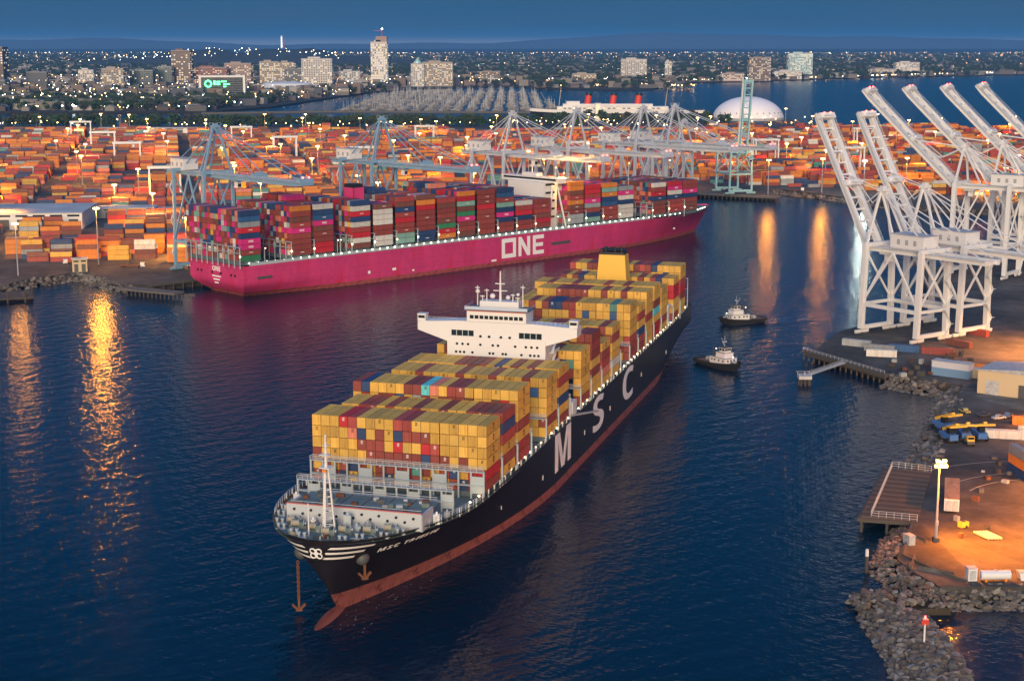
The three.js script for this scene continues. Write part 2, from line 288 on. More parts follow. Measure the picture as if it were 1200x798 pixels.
// ===== the black ship =====
const BS = hullShape({ L: 368, B: 24.4, deck: 18, sheer: 3.2, sheerLen: 72, rake: 13, overhang: 20, sternH: 10, fullDeck: 50, pow: .45, fullWater: 118, wpow: 1.9, flare: 1.7, run: 70, tailLow: .32, tailTop: .93 });
const blackShip = thing('container_ship', 'black hulled container ship with white bridge block and yellow funnel', 'ship', [-44.6, 0, -343.9], -.28);
{
  const S = BS, ship = blackShip, red = (s) => 2.7 + 2.4 * Math.pow(clamp(1 - s / 75), 1.5);
  part('hull', hullGeom(S, red, S.hd, 20), M.hullBlack, ship);
  part('boot_top', hullGeom(S, () => -4, (s) => red(s) - .004, 5), M.bootRed, ship);
  part('deck', deckGeom(S, 1.0, .6, 367.5), M.deckGreen, ship);
  // bulbous bow breaking the surface
  { const g = new THREE.SphereGeometry(1, 20, 14); g.scale(2.0, 4.0, 11.5); g.rotateX(-.05); g.translate(0, -2.5, -9); part('bulbous_bow', g, M.bootRed, ship); }
  // rim along the deck edge
  for (const sg of [1, -1]) part('gunwale', strip(S, sg, .1, 367.6, (s) => S.hd(s) - .28, (s) => S.hd(s) + .03, .07, 120), M.darkGrey, ship);
  // bow stripes and round emblem
  for (const sg of [1, -1]) for (let k = 0; k < 3; k++) part('bow_stripe', strip(S, sg, 1.2 + k * .3, 8.8 - k * 1.1, (s) => S.hd(s) - 2.3 - k * 1.35 - s * .02, (s) => S.hd(s) - 1.75 - k * 1.35 - s * .02, .07, 40), M.letter, ship);
  { const e = new THREE.Group(); e.name = 'emblem'; ship.add(e); const y = S.hd(0) - 3.4, z = -S.s0(y) + .25; e.position.set(0, y, z); e.rotation.x = .28;
    mb().rod([0, 0, -.5], [0, 0, .12], 2.0, 2.0, 20).build('disc', M.black, e);
    const m = mb(); for (const [x, yy] of [[-.75, .62], [.75, .62], [-.75, -.62], [.75, -.62]]) { const g = new THREE.TorusGeometry(.62, .17, 6, 16); g.translate(x, yy, .2); m.add(g); } m.box(0, 0, .2, .3, 2.2, .2); m.build('rings', M.letter, e); }
  // lettering
  const big = (ch, sa, sb) => { const g = textGeom(ch, 10, .06); g.computeBoundingBox(); const b = g.boundingBox; g.translate(-b.min.x, -b.min.y, 0); g.scale((sb - sa) / (b.max.x - b.min.x), 11.4 / (b.max.y - b.min.y), 1); g.rotateY(Math.PI / 2); g.translate(24.47, 5.9, -sa); part('letter', flat(g), M.letter, ship); };
  big('M', 122.5, 141.5); big('S', 171.5, 187); big('C', 217.5, 235);
  hullText(S, 1, 'MSC TRIESTE', 10.8, 16.1, 1.55, ship, 'name_letter', 1.7, 1.35);
  for (const [s, h] of [[160, 9.4], [197, 9], [110, 8], [77, 8.6], [250, 10], [300, 9]]) { const q = S.at(s, h, 1, .06).p; mb().box(q.x, q.y, q.z, .1, 1.5, .5).build('draft_mark', M.letter, ship); }
  // anchors: one stowed, one let go on its chain
  const anchor = (x, y, z, ry, parent) => { const a = new THREE.Group(); a.name = 'anchor'; parent.add(a); a.position.set(x, y, z); a.rotation.y = ry; const m = mb(); m.beam([0, 0, 0], [0, 3, 0], .5); m.beam([-1.5, 1.1, 0], [-.1, -.3, 0], .6, .5); m.beam([1.5, 1.1, 0], [.1, -.3, 0], .6, .5); m.box(0, -.2, 0, 1.5, .7, .8); m.build('flukes', M.rust, a); return a; };
  for (const sg of [1, -1]) { const q = S.at(10, 14.6, sg, .1); mb().ball(q.p.x - q.n.x * .8, q.p.y, q.p.z, 1.75, 14).build('hawse_pipe', M.darkGrey, ship); }
  { const q = S.at(10, 13.6, 1, 1.1).p; anchor(q.x + .7, q.y - 2.6, q.z + .6, .7, ship); }
  { const q = S.at(9, 13.6, -1, 1.3).p, ch = new THREE.Group(); ch.name = 'anchor_chain'; ship.add(ch); const g1 = new THREE.TorusGeometry(.42, .15, 5, 10); g1.scale(.75, 1.2, 1); for (let i = 0; i < 15; i++) { const l = part('link', g1, M.rust, ch); l.position.set(q.x - .6, q.y - .4 - i * .58, q.z); l.rotation.y = i % 2 ? Math.PI / 2 : 0; } anchor(q.x - .6, q.y - 11.6, q.z, .5, ship); }
  // forecastle: breakwater with portholes, hatch platform, winches, mast
  const dk = (s) => S.hd(s) - 1.0;
  { const w = mb(); w.box(2, dk(19) + 2.1, -19, 34, 4.2, .5); w.box(-14.9, dk(22) + 2, -23, .5, 4, 8); w.box(18.9, dk(22) + 2, -23, .5, 4, 8); const b = w.build('breakwater', std([.42, .46, .50], .6), ship);
    for (let i = 0; i < 15; i++) mb().rod([-13 + i * 2.15, dk(19) + 2.5 + (i % 2 ? -.5 : .5), -18.4], [-13 + i * 2.15, dk(19) + 2.5 + (i % 2 ? -.5 : .5), -18.78], .32, .32, 10).build('porthole', M.glassDark, b);
    mb().box(2, dk(19) + 4.3, -18.95, 34.2, .2, .62).build('capping', std([.5, .12, .1], .6), b);
    mb().box(2, dk(19) + 3.1, -26, 33.2, .5, 13).build('hatch_platform', M.deckGreen, b); for (let i = 0; i < 26; i++) mb().box(rr(-13.5, 17.5), dk(19) + 3.7, -rr(20.8, 31.5), rr(.6, 2.4), rr(.4, 1.3), rr(.5, 1.6), rr(0, .4)).build('hatch_fitting', pick([M.lash, M.grey, M.deckGreen, M.darkGrey, M.rust]), b); for (const z of [-20.2, -32]) mb().box(2, dk(19) + 4.5, z, 33, .08, .08).box(2, dk(19) + 4, z, 33, .07, .07).build('platform_rail', M.rail, b);
    for (let i = 1; i < 6; i++) mb().box(-14.6 + i * 5.55, dk(19) + 3.4, -26, .2, .16, 13).build('platform_seam', M.darkGrey, b); }
  for (const [x, s] of [[-9.5, 13], [-4.5, 11.5], [3, 11.5], [8.5, 13], [-12, 16], [12.5, 16], [0, 8.5]]) {
    const wn = new THREE.Group(); wn.name = 'winch'; ship.add(wn); wn.position.set(x, dk(s), -s); wn.rotation.y = rr(-.2, .2);
    mb().box(0, .25, 0, 4.4, .5, 2.4).build('base', M.deckGreen, wn); mb().rod([-1.6, 1.3, 0], [.2, 1.3, 0], .85, .85, 14).build('drum', std([.33, .30, .22], .9), wn);
    for (const xx of [-1.7, .25, 1.7]) mb().rod([xx - .1, 1.3, 0], [xx + .1, 1.3, 0], 1.15, 1.15, 16).build('flange', M.grey, wn); mb().rod([.3, 1.3, 0], [2.2, 1.3, 0], .4, .4, 10).build('shaft', M.lash, wn); mb().box(1, 1.1, .9, 1.2, 1.6, .8).build('motor', M.deckGreen, wn); wn.scale.setScalar(.85);
  }
  for (const [x, s] of [[-6, 7], [6, 7.5], [-11, 10.5], [11, 10.5], [-15, 15], [15.5, 15], [-3, 4.5], [3, 4.5], [17, 22], [-17, 22], [19, 28], [-19, 28]].map(([x, s]) => [Math.sign(x) * Math.min(Math.abs(x) + 2, S.half(s, S.hd(s)) - 1.8), s])) { const b = mb(); for (const d of [-.7, .7]) { b.rod([x + d, dk(s), -s], [x + d, dk(s) + 1.3, -s], .34, .34, 10); b.rod([x + d, dk(s) + 1.2, -s], [x + d, dk(s) + 1.4, -s], .48, .48, 10); } b.box(x, dk(s) + .1, -s, 2.4, .2, 1); b.build('bollard', M.lash, ship); }
  for (const [x, s, h] of [[-1.5, 15.5, 1.8], [1.8, 15.8, 3.4], [6.5, 16.6, 1.6], [-7.2, 16.4, 1.4], [4.5, 14.6, 1.2], [-17.5, 25, 2.2], [-19.2, 31, 1.7], [20, 27, 2.4], [20.6, 33, 1.6], [-20.6, 37, 1.9]]) mb().box(x, dk(s) + h / 2, -s, rr(1.1, 1.8), h, rr(1, 1.6), rr(0, .5)).rod([x, dk(s) + h, -s], [x, dk(s) + h + .6, -s], .35, .25, 8).build('deck_locker', pick([M.lash, M.grey, M.deckGreen, M.whiteSteel]), ship);
  for (let i = 0; i < 60; i++) { const s = rr(4, 18), x = rr(-1, 1) * (S.half(s, S.hd(s)) - 1.6), k = rnd(); const m = mb(); if (k < .35) m.box(x, dk(s) + .35, -s, rr(.5, 1.3), .7, rr(.4, 1), rr(0, 3)); else if (k < .7) m.rod([x, dk(s), -s], [x, dk(s) + rr(.6, 1.4), -s], .3, .2, 8); else m.beam([x, dk(s) + .3, -s], [x + rr(-2.5, 2.5), dk(s) + .3, -s - rr(.5, 2)], .22); m.build('deck_fitting', pick([M.rust, M.grey, M.deckGreen, M.lash, M.darkGrey, M.beige]), ship); }
  { const m = new THREE.Group(); m.name = 'foremast'; ship.add(m); m.position.set(-1.2, dk(10), -10.5);
    const tp = 15.5; const a = mb(); for (const [x, z] of [[-1.5, -1.2], [1.5, -1.2], [0, 1.3]]) a.beam([x, 0, z], [x * .28, tp, z * .28], .36); for (let i = 1; i < 9; i++) { const y = i * tp / 9, k = 1 - .72 * i / 9; a.beam([-1.5 * k, y, -1.2 * k], [1.5 * k, y, -1.2 * k], .2); a.beam([-1.5 * k, y, -1.2 * k], [0, y, 1.3 * k], .18); a.beam([1.5 * k, y, -1.2 * k], [0, y, 1.3 * k], .18); } a.build('lattice', M.white, m);
    mb().rod([0, tp, 0], [0, tp + 7.5, 0], .42, .2, 8).box(0, tp + .2, 0, 2.6, .2, 2.2).box(0, tp + 3.3, .3, 2.3, .16, 1.6).box(0, tp + 5.4, 0, 1.5, .14, .9).build('topmast', M.white, m); mb().box(0, tp - .5, .9, 1.0, .6, .5).build('red_lamp_box', M.orange, m); mb().ball(0, tp + 7.6, 0, .35).build('mast_light', M.white, m); }
  mb().rod([-4.6, dk(8), -7.6], [-4.6, dk(8) + 7.5, -7.6], .22, .14, 8).build('jackstaff', M.white, ship);
  // handrails round the bow and guard wires
  for (const sg of [1, -1]) { const r = mb(); let last = null; for (let s = 20; s <= 52; s += 2.4) { const q = S.at(s, S.hd(s), sg, -.35).p; r.beam([q.x, q.y - 1, q.z], [q.x, q.y + 1.1, q.z], .09); for (const y of [.55, 1.08]) if (last) r.beam([last.x, last.y + y, last.z], [q.x, q.y + y, q.z], .07); last = q; } r.build('handrail', M.rail, ship); }
  // lashing bridges across the deck
  const bayS = [55.5, 69.8, 84.5, 115, 129.2, 157.2, 171.7, 186.8, 202.2, 231.6, 246.8, 261.6, 276.6, 291.8, 318, 333.8];
  const lashing = (s, top, w = 24, lite) => {
    const b = new THREE.Group(); b.name = 'lashing_bridge'; ship.add(b); const y0 = dk(s), n = lite ? 8 : 14;
    const m = mb(); for (let i = 0; i <= n; i++) { const x = -w + 2 * w * i / n; m.box(x, (y0 + top) / 2, -s, .42, top - y0, .5); if (!lite && i % 3 === 1) m.box(x + w / n, y0 + (top - y0) * .5, -s, 2 * w / n * .92, (top - y0) * .62, .3); } m.build('frame', M.lash, b);
    const d = mb(); for (const f of lite ? [1] : [.5, 1]) { const y = lerp(y0, top, f); d.box(0, y - .1, -s, 2 * w, .2, 1.3); } d.build('walkway', M.lash, b);
    const r = mb(); const y = top; for (const yy of [.55, 1.1]) for (const zz of [-.6, .6]) r.box(0, y + yy, -s + zz, 2 * w, .08, .08); for (let i = 0; i <= n * 2; i++) r.box(-w + w * i / n, y + .55, -s + .6, .08, 1.1, .08); r.build('handrail', M.rail, b);
  };
  lashing(38, 23.8, 20.5); lashing(53.6, 24.6, 23.6);
  for (let i = 1; i < bayS.length; i++) if (bayS[i] - bayS[i - 1] < 18) lashing(bayS[i] - 1.05, 24.5, 24, true); else { lashing(bayS[i] - 1.05, 24.5, 24, true); lashing(bayS[i - 1] + CL + 1.1, 24.5, 24, true); }
  // hatch coamings under the stacks
  { const m = mb(); for (const s of bayS) m.box(0, 18.0, -s - CL / 2, 46, 1.5, CL + .4); m.build('hatch_covers', M.deckBlue, ship).userData.kind = 'stuff'; }
  for (let s = 36; s < 362; s += 5.1) { if (s > 140 && s < 156) continue; const m = mb(); const w = S.half(s, S.hd(s)) - .4; m.box(w, S.hd(s) - .1, -s, .3, 2.2, .3); m.box(-w, S.hd(s) - .1, -s, .3, 2.2, .3); m.build('stanchion', M.rail, ship); }
  { const m = mb(); for (let s = 62; s < 340; s += 9) { m.box(24.05, 19.15, -s - 4.5, .1, .1, 9); m.box(-24.05, 19.15, -s - 4.5, .1, .1, 9); } m.build('guard_rail', M.rail, ship); }
  // lamps along the side passage
  for (let s = 47; s < 356; s += 6.2) { const hq = S.half(s, 17) - .55; mb().ball(hq, 18.75, -s + Math.sin(s * 7) * 1.2, .27, 8).build('passage_lamp', M.lampWarm, ship); }
  // accommodation block with bridge and wings
  { const a = new THREE.Group(); a.name = 'accommodation'; ship.add(a); a.scale.y = .94; a.position.y = 1.1; const f = 143.4, k = f + 11.5;
    mb().box(0, 30, -(f + k) / 2, 31.6, 26.5, k - f).build('block', M.white, a);
    const fs = mb().slab([[-25.6, 44.6], [-25.6, 47.4], [-12, 48.2], [12, 48.2], [25.6, 47.4], [25.6, 44.6], [15.8, 41.2], [15.8, 39.4], [-15.8, 39.4], [-15.8, 41.2]], -(f + 3.2), 5.6).build('bridge_wings', M.white, a);
    for (const sx of [-1, 1]) { const w = mb(); w.box(sx * 24.4, 48.6, -(f + 2), 2.6, 2.2, 2.6); w.box(sx * 24.4, 49.8, -(f + 2), 2.9, .2, 2.9); w.build('wing_cabin', M.white, a); mb().box(sx * 24.4, 48.9, -(f + .66), 2.1, .9, .1).build('wing_cabin_glass', M.glassDark, a); const rl = mb(); for (let i = 0; i < 8; i++) rl.box(sx * (13 + i * 1.45), 48.6, -(f + .6), .07, 1.1, .07); rl.box(sx * 18, 49.1, -(f + .6), 10.4, .07, .07); rl.build('wing_rail', M.rail, a); }
    for (const sx of [-1, 1]) { const w = mb().box(sx * 10.9, 43.6, -(f + .35), 7.2, 3.1, .12).build('recess_window', M.glassDark, a); const fr = mb(); for (let i = -1; i <= 1; i++) fr.box(sx * 10.9 + i * 1.9, 43.6, -(f + .26), .22, 3.1, .12); fr.box(sx * 10.9, 43.2, -(f + .26), 7.2, .2, .11); fr.build('mullions', M.lash, w); }
    mb().box(0, 50, -(f + 4.6), 19, 3.9, 8.4).build('wheelhouse', M.white, a);
    for (let i = 0; i < 11; i++) mb().box(-7.9 + i * 1.58, 49.75, -(f + .36), 1.22, 1.15, .14).build('bridge_window', M.glassDark, a);
    mb().box(0, 51.75, -(f + .35), 19.2, .28, .12).build('red_line', M.red, a);
    mb().box(0, 52.1, -(f + 4.4), 20.4, .25, 9.4).build('monkey_island', M.deckBlue, a);
    { const r = mb(); for (let i = 0; i <= 16; i++) r.box(-10 + i * 1.25, 52.75, -(f - .1), .08, 1.2, .08); for (const y of [52.75, 53.3]) r.box(0, y, -(f - .1), 20.2, .08, .08); r.box(0, 52.7, -(f + .05), 20, .9, .05); for (const sx of [-1, 1]) for (const y of [52.75, 53.3]) r.box(sx * 10.1, y, -(f + 4.4), .08, .08, 9); r.build('roof_rail', std([.45, .52, .66], .5), a); }
    mb().box(0, 53.4, -(f + 5.5), 12.5, 2.4, 4).build('radar_deck', M.white, a);
    const ms = mb(); ms.rod([0, 54, -(f + 5)], [0, 64.5, -(f + 5)], .45, .2, 8); ms.box(0, 58, -(f + 5), 4.4, .25, .6); ms.box(0, 60.4, -(f + 4.6), 3, .3, .4); for (const [x, h] of [[-7.2, 6.5], [-4.2, 5.6], [4.2, 4.2], [7.4, 7.2], [-5.6, 3.4], [5.8, 3.2]]) { ms.rod([x, 53, -(f + 4.4)], [x, 53 + h, -(f + 4.4)], .22, .14, 6); ms.box(x, 53 + h * .9, -(f + 4.4), 1.4, .25, .4); } ms.build('radar_mast', M.white, a);
    for (const [x, y, r] of [[-7.2, 57.6, .7], [-2.4, 56.2, .9], [2.6, 55.9, .75], [5.8, 57, .55]]) mb().ball(x, y, -(f + 4.6), r, 12).build('satellite_dome', M.white, a);
    const ports = [-12.6, -10.8, -9, -5, -1, .7, 6.2, 9.6, 11.4, 13.2].map((x) => [x, 40.6]).concat([[-12.9, 37.9], [-11.6, 37.9], [-10.3, 37.9], [-7.6, 37.9], [-2, 37.9], [-.9, 37.9], [2.2, 37.9], [3.2, 37.9], [8.2, 37.9], [11, 37.9], [12.3, 37.9], [13.6, 37.9], [-5, 43.4], [-2.2, 43.4], [1.6, 43.4], [4.4, 43.4]]);
    for (const [x, y] of ports) mb().rod([x, y, -f + .06], [x, y, -f - .25], .44, .44, 10).build('porthole', M.glassDark, a);
    for (let lv = 0; lv < 6; lv++) { const m = mb(); m.box(16.6, 20 + lv * 3.6, -(f + 8), 1.7, .15, 7); m.box(17.3, 20.6 + lv * 3.6, -(f + 8), .08, 1.0, 7); m.beam([16.6, 20 + lv * 3.6, -(f + 5)], [16.6, 23.6 + lv * 3.6, -(f + 10)], .8, .2); m.build('side_stair', M.rail, a); }
    { const lb = mb(); const g = new THREE.SphereGeometry(1, 14, 10); g.scale(1.5, 1.4, 4); g.translate(17.9, 29.5, -(f + 8)); lb.add(g).build('lifeboat', M.orange, a); mb().box(17.9, 31.6, -(f + 5.4), 2.4, .35, .4).box(17.9, 31.6, -(f + 10.6), 2.4, .35, .4).box(16.5, 29, -(f + 5.4), .4, 5, .4).box(16.5, 29, -(f + 10.6), .4, 5, .4).build('davit', M.white, a); }
    mb().beam([23.6, 18.5, -(f + 1)], [27.2, 15.2, -(f + 22)], 1.1, .5).build('gangway', M.grey, a);
    mb().box(22.6, 20.4, -(f + 4.5), 3, 4.6, 5).build('pilot_station', M.white, a);
  }
  // funnel casing
  { const f = new THREE.Group(); f.name = 'funnel'; ship.add(f);
    const taper = (w0, d0, w1, d1, y0, y1, s) => { const g = new THREE.BoxGeometry(1, 1, 1, 1, 1, 1), p = g.attributes.position; for (let i = 0; i < p.count; i++) { const up = p.getY(i) > 0; p.setXYZ(i, p.getX(i) * (up ? w1 : w0), up ? y1 : y0, p.getZ(i) * (up ? d1 : d0) - s); } g.computeVertexNormals(); return g; };
    part('casing', taper(15, 9, 10.6, 7, 19, 46.2, 311.5), M.yellow, f); mb().box(0, 46.7, -311.5, 10, 1.2, 6.6).build('black_top', M.black, f);
    const m = mb(); for (const [x, z] of [[-3, 1.5], [-1, -1.5], [.8, 1.2], [2.6, -1], [3.6, 1.8], [-3.6, -1.8]]) { m.rod([x, 46.8, -311.5 + z], [x, 49, -311.5 + z], .55, .55, 10); } m.box(0, 48.2, -311.5, 9.8, .15, 6.4); m.build('exhaust_pipes', M.black, f); }
  mb().rod([18, 18, -362], [18, 30, -362], .2, .12).rod([22, 18, -362], [22, 30, -362], .2, .12).box(20, 29.8, -362, 4.2, .2, .2).box(20, 25, -362, 4.2, .15, .15).build('stern_frame', M.rail, ship);
  mb().box(22.2, 22, -310, 2.4, 8, 3).box(22.2, 26.2, -310, 3, .4, 3.6).build('deck_crane', M.white, ship);

  // ---- its containers ----
  ship.updateMatrixWorld(true);
  const front = ['YOYDrOyYYrrOYYOYYOY', 'YYyYSBORYBRRRYOyYYO'.slice(0, 19), 'YYOYYRRRYDyODrYYOYY', 'RYYOYYRRRRRRBRRORYY', 'YRYRBRYRRRrTRYrBYDD', 'RYRBYRYRBYRRYRYRBRR'];
  const tops = ['YOYDrOyYYRNYOYYYyYY', 'YOYrRYRYYRYYRYYRRNB', 'RBYYYYRRCSYrRYYYYYY', 'YOYRyYYYRYYyRYYYRYO', 'yYYYYYRRNRYBYRYRYYY', 'YRYYOYRYYYRYYYyRYYY', 'YOYYRYRRBRYYyYYBYRY', 'YTYCYYBRRYRYYOYyYYO', 'RYYTYBYRYYRRYOYYYRY', 'YyOYRYRBBRrYYYOYTYY', 'YYRYYyRYYYRYYYRYYYY', 'YYOYYRRRRRYYRYyRYYY', 'YYRYOYRYYYYrYYRYYYY', 'YYYrYYRYyYYYRYYOYYY', 'RYRBYYRYBYRYYRYRBYY', 'rYYRRYBYRRYRrRBYOYY'];
  const sides = ['YYYYDR', 'RBrYRY', 'YYYRYr', 'YYOYRY', 'YrYBYR', 'YYYYYR', 'RrRYRY', 'YRrSYR', 'YRYYWY', 'YYYYrR', 'YrYBrR', 'YYOrYY', 'YYRCYD', 'YYYORY', 'YDDYYR', 'YOrDRY'];
  const rand = () => { const v = rnd(); return v < .5 ? pick('YyOY') : v < .78 ? pick('RrRN') : v < .86 ? 'B' : v < .9 ? 'b' : v < .93 ? 'T' : v < .95 ? 'W' : pick('SGCD'); };
  const tiersAt = [6, 6, 7, 6, 6, 6, 7, 6, 6, 7, 6, 7, 7, 6, 6, 7], list = [];
  const bayName = ['foremost bay', 'second bay', 'third bay', 'fourth bay', 'fifth bay', 'sixth bay', 'seventh bay', 'eighth bay', 'ninth bay', 'tenth bay', 'eleventh bay', 'twelfth bay', 'thirteenth bay', 'fourteenth bay', 'fifteenth bay', 'aftmost bay'];
  bayS.forEach((s, b) => {
    const n = 19, drop = [];
    for (let c = 0; c < n; c++) { let k = tiersAt[b]; if (b === 2 && c < 2) k -= 0; if ((b === 6 || b === 9 || b === 11) && (c < 2)) k -= 1; if (b === 1 && c === 0) k -= 1; if (b === 8 && c < 7) k -= 1; if (b === 7 && c > 15) k -= 1; if (b === 13 && c > 4 && c < 12) k -= 1; drop.push(k); }
    for (let c = 0; c < n; c++) for (let k = 0; k < drop[c]; k++) {
      const top = k === drop[c] - 1, edge = c === 0 || c === n - 1, ahead = b === 0 ? 0 : bayS[b] - bayS[b - 1] > 18 ? Math.max(0, tiersAt[b - 1] - 3) : tiersAt[b - 1] - 1;
      const open = b === 0 || k >= ahead || (b === 3 || b === 9) ;
      if (!(top || edge || open)) continue;
      const down = drop[c] - 1 - k;
      let col = rand();
      if (b === 0) col = front[Math.min(5, down)][c]; else if (c === n - 1) col = sides[b][Math.min(5, down)]; else if (top) col = tops[b][c];
      const gap = c >= 14 ? .16 : 0;
      list.push({ b, c, k, down, col, t: -23.75 + 1.22 + c * 2.5 + gap - .1, h: 18.78 + k * 2.9, s: s + CL / 2, score: (b === 0 ? 3 : 1) * (top ? 2.2 : 1) * (c === n - 1 ? 1.6 : 1) * (open && b ? 1.5 : 1) / ((s + 340) ** 2) - (edge && c === 0 && b ? 1e-5 : 0) });
    }
  });
  list.sort((p, q) => q.score - p.score);
  const turn = new THREE.Matrix4(); const rest = [];
  const tierName = (d) => d === 0 ? 'top tier' : ordinal(d + 1) + ' tier down';
  const logo = (() => { const m = mb(), a = textGeom('m', .95, .03), b = textGeom('sc', .95, .03); a.translate(-.45, .15, 0); b.translate(-.5, -.75, 0); m.add(a); m.add(b); const g = m.geom(); g.rotateY(Math.PI / 2); g.translate(CW / 2 + .01, 1.4, 0); return g; })();
  const logoEnd = (() => { const m = mb(), a = textGeom('m', .5, .02), b = textGeom('sc', .5, .02); a.translate(-.24, .05, 0); b.translate(-.26, -.42, 0); m.add(a); m.add(b); const g = m.geom(); g.translate(0, 2.05, CL / 2 + .005); return g; })();
  list.forEach((q, i) => {
    const mx = trs(q.t, q.h, -q.s).premultiply(ship.matrixWorld);
    if (i >= 300) { rest.push([mx, vary(q.col)]); return; }
    const o = shade(new THREE.Mesh(boxGeom, boxMat[q.col])); o.name = numbered('shipping_container'); mx.decompose(o.position, o.quaternion, o.scale); scene.add(o);
    tag(o, `${COLNAME[q.col]} container, ${tierName(q.down)} of the ${bayName[q.b] ?? 'aft bay'}, ${ordinal(19 - q.c)} from port rail`, 'container', 'containers on the black ship');
    if (q.c === 18 && 'YyO'.includes(q.col)) part('logo', logo, M.black, o); if ((q.c * 7 + q.k * 3 + q.b) % 4 === 0) part('logo', logoEnd, 'YyOWSC'.includes(q.col) ? M.black : M.letter, o);
  });
  instances('stacked_containers', boxGeom, boxWhite, rest, null, 'yellow and red containers stacked on the aft deck of the black ship', 'containers');
}
// ===== the magenta ship =====
const PS = hullShape({ L: 409, B: 26, deck: 17, sheer: 1.6, sheerLen: 60, rake: 14, overhang: 7, sternH: 7, fullDeck: 74, pow: .7, fullWater: 140, wpow: 1.8, flare: 1.9, run: 80, tailLow: .5, tailTop: .96 });
const magentaShip = (() => { const b = berth(217, -26); return thing('container_ship', 'magenta container ship moored along the lit terminal quay', 'ship', [b[0], 0, b[1]], 2.3436); })();
{
  const S = PS, ship = magentaShip, dk = 17;
  part('hull', hullGeom(S, () => 2.2, S.hd, 8), M.magenta, ship);
  part('boot_top', hullGeom(S, () => -4, () => 2.196, 4), M.bootPink, ship);
  part('deck', deckGeom(S, .9, .6, 408.5), M.deckGreen, ship);
  { const g = new THREE.SphereGeometry(1, 16, 12); g.scale(2.2, 3.4, 9); g.translate(0, -3.4, -14); part('bulbous_bow', g, M.bootPink, ship); }
  // white letters on the channel side: s runs from the bow, the letters read towards the bow
  { const box = (a, b, h0, h1) => { const q = mb(); q.box(-26.1, (h0 + h1) / 2, -(217 - (a + b) / 2), .12, h1 - h0, b - a); return q; };
    const O = mb(); const seg = (m, a, b, h0, h1) => m.box(-26.1, (h0 + h1) / 2, -(217 - (a + b) / 2), .12, h1 - h0, b - a);
    seg(O, -8.5, -6, 3.9, 15.5); seg(O, .8, 3.2, 3.9, 15.5); seg(O, -6, .8, 3.9, 6.3); seg(O, -6, .8, 13.1, 15.5); O.build('letter', M.letter, ship);
    const N = mb(); seg(N, 5.4, 7.8, 3.9, 15.5); seg(N, 12.8, 15.2, 3.9, 15.5); N.beam([-26.1, 14.6, -(217 - 6.9)], [-26.1, 4.8, -(217 - 13.6)], .115, 2.6); N.build('letter', M.letter, ship);
    const E = mb(); seg(E, 17.6, 20, 3.9, 15.5); seg(E, 20, 27, 3.9, 6.2); seg(E, 20, 26.2, 8.6, 10.8); seg(E, 20, 27, 13.2, 15.5); E.build('letter', M.letter, ship); }
  for (const [a, h, w, hh2] of [[-110, 6, 1.6, 1.6], [-92, 6, 2.6, 1.4], [-15, 3.4, 4, 1.1], [150, 9, 2, 1], [-78, 4, 1.5, 1]]) mb().box(-26.09, h, -(217 - a), .1, hh2, w).build('hull_mark', M.letter, ship);
  mb().box(-26.1, 9, -(217 - 42), .2, 1.7, 17).build('name_plate', M.darkGrey, ship);
  mb().box(-26.1, 10.5, -(217 + 180), .3, 1.2, 9).build('fairlead_slot', M.darkGrey, ship);
  // transom with its mark and fairleads
  { const z = -409.2; const t1 = textGeom('ONE', 2.6, .08); t1.rotateY(Math.PI); t1.translate(3.6, 12.4, z); part('stern_letters', flat(t1), M.letter, ship);
    for (let k = 0; k < 3; k++) mb().box(0, 9.6 - k * 1.7, z + .1, 8 - k * 2.2, .7, .1).build('stern_name', M.letter, ship);
    for (const x of [-17, -13.5, -4, 4, 14, 17.5]) mb().box(x, 11.4, z + .1, 1.6, 1.2, .2).build('fairlead', M.black, ship);
    const r = mb(); for (let i = 0; i <= 22; i++) r.box(-24 + i * 2.18, 19, z + .8, .3, 4, .3); for (const y of [18.2, 19.6, 21]) r.box(0, y, z + .8, 48, .16, .2); r.build('stern_rail', M.darkGrey, ship); }
  // bridge and funnel
  { const a = new THREE.Group(); a.name = 'accommodation'; ship.add(a); const f = 217 - 43;
    mb().box(0, 31, -f, 31, 29, 12).build('block', M.white, a); mb().box(0, 46.8, -f + 1, 50, 3.2, 7).build('bridge_wings', M.white, a); mb().box(0, 47.2, -f + 4.55, 46, 1.2, .12).box(0, 47.2, -f - 2.6, 46, 1.2, .12).build('bridge_windows', M.glassDark, a);
    mb().box(0, 49.6, -f, 12, 2.4, 6).rod([0, 50, -f], [0, 58, -f], .4, .2, 8).box(0, 55, -f, 5, .3, .5).build('radar_mast', M.white, a);
    for (let i = 0; i < 5; i++) mb().box(-15.6, 24 + i * 5, -f, .12, 1.4, 8).build('window_row', M.glassDark, a);
    for (const [z0, z1] of [[-7.5, -2], [7.5, 2]]) mb().beam([-22, 18, -f + z0], [-19.5, 44, -f + z1], .9).build('access_stair', M.white, a);
    const l = new THREE.PointLight(0xffb45a, 9000); l.name = 'bridge_flood'; l.position.set(-20, 51, -f + 7.8); l.shadow.radius = 12; l.castShadow = true; a.add(l); mb().ball(-20, 51, -f + 7.8, .23).build('bridge_flood_lamp', M.lampOrange, a);
    const l2 = new THREE.PointLight(0xd8ffd0, 1500); l2.name = 'gangway_flood'; l2.position.set(-24.5, 25, -f - 2); l2.shadow.radius = 10; l2.castShadow = true; a.add(l2); mb().ball(-24.5, 25, -f - 2, .23).build('gangway_flood_lamp', M.lampGreen, a); }
  { const f = new THREE.Group(); f.name = 'funnel'; ship.add(f); mb().box(4, 34, -313, 9, 32, 8).build('casing', M.magenta, f); mb().box(4, 51, -313, 8, 2, 7).build('black_top', M.black, f); }
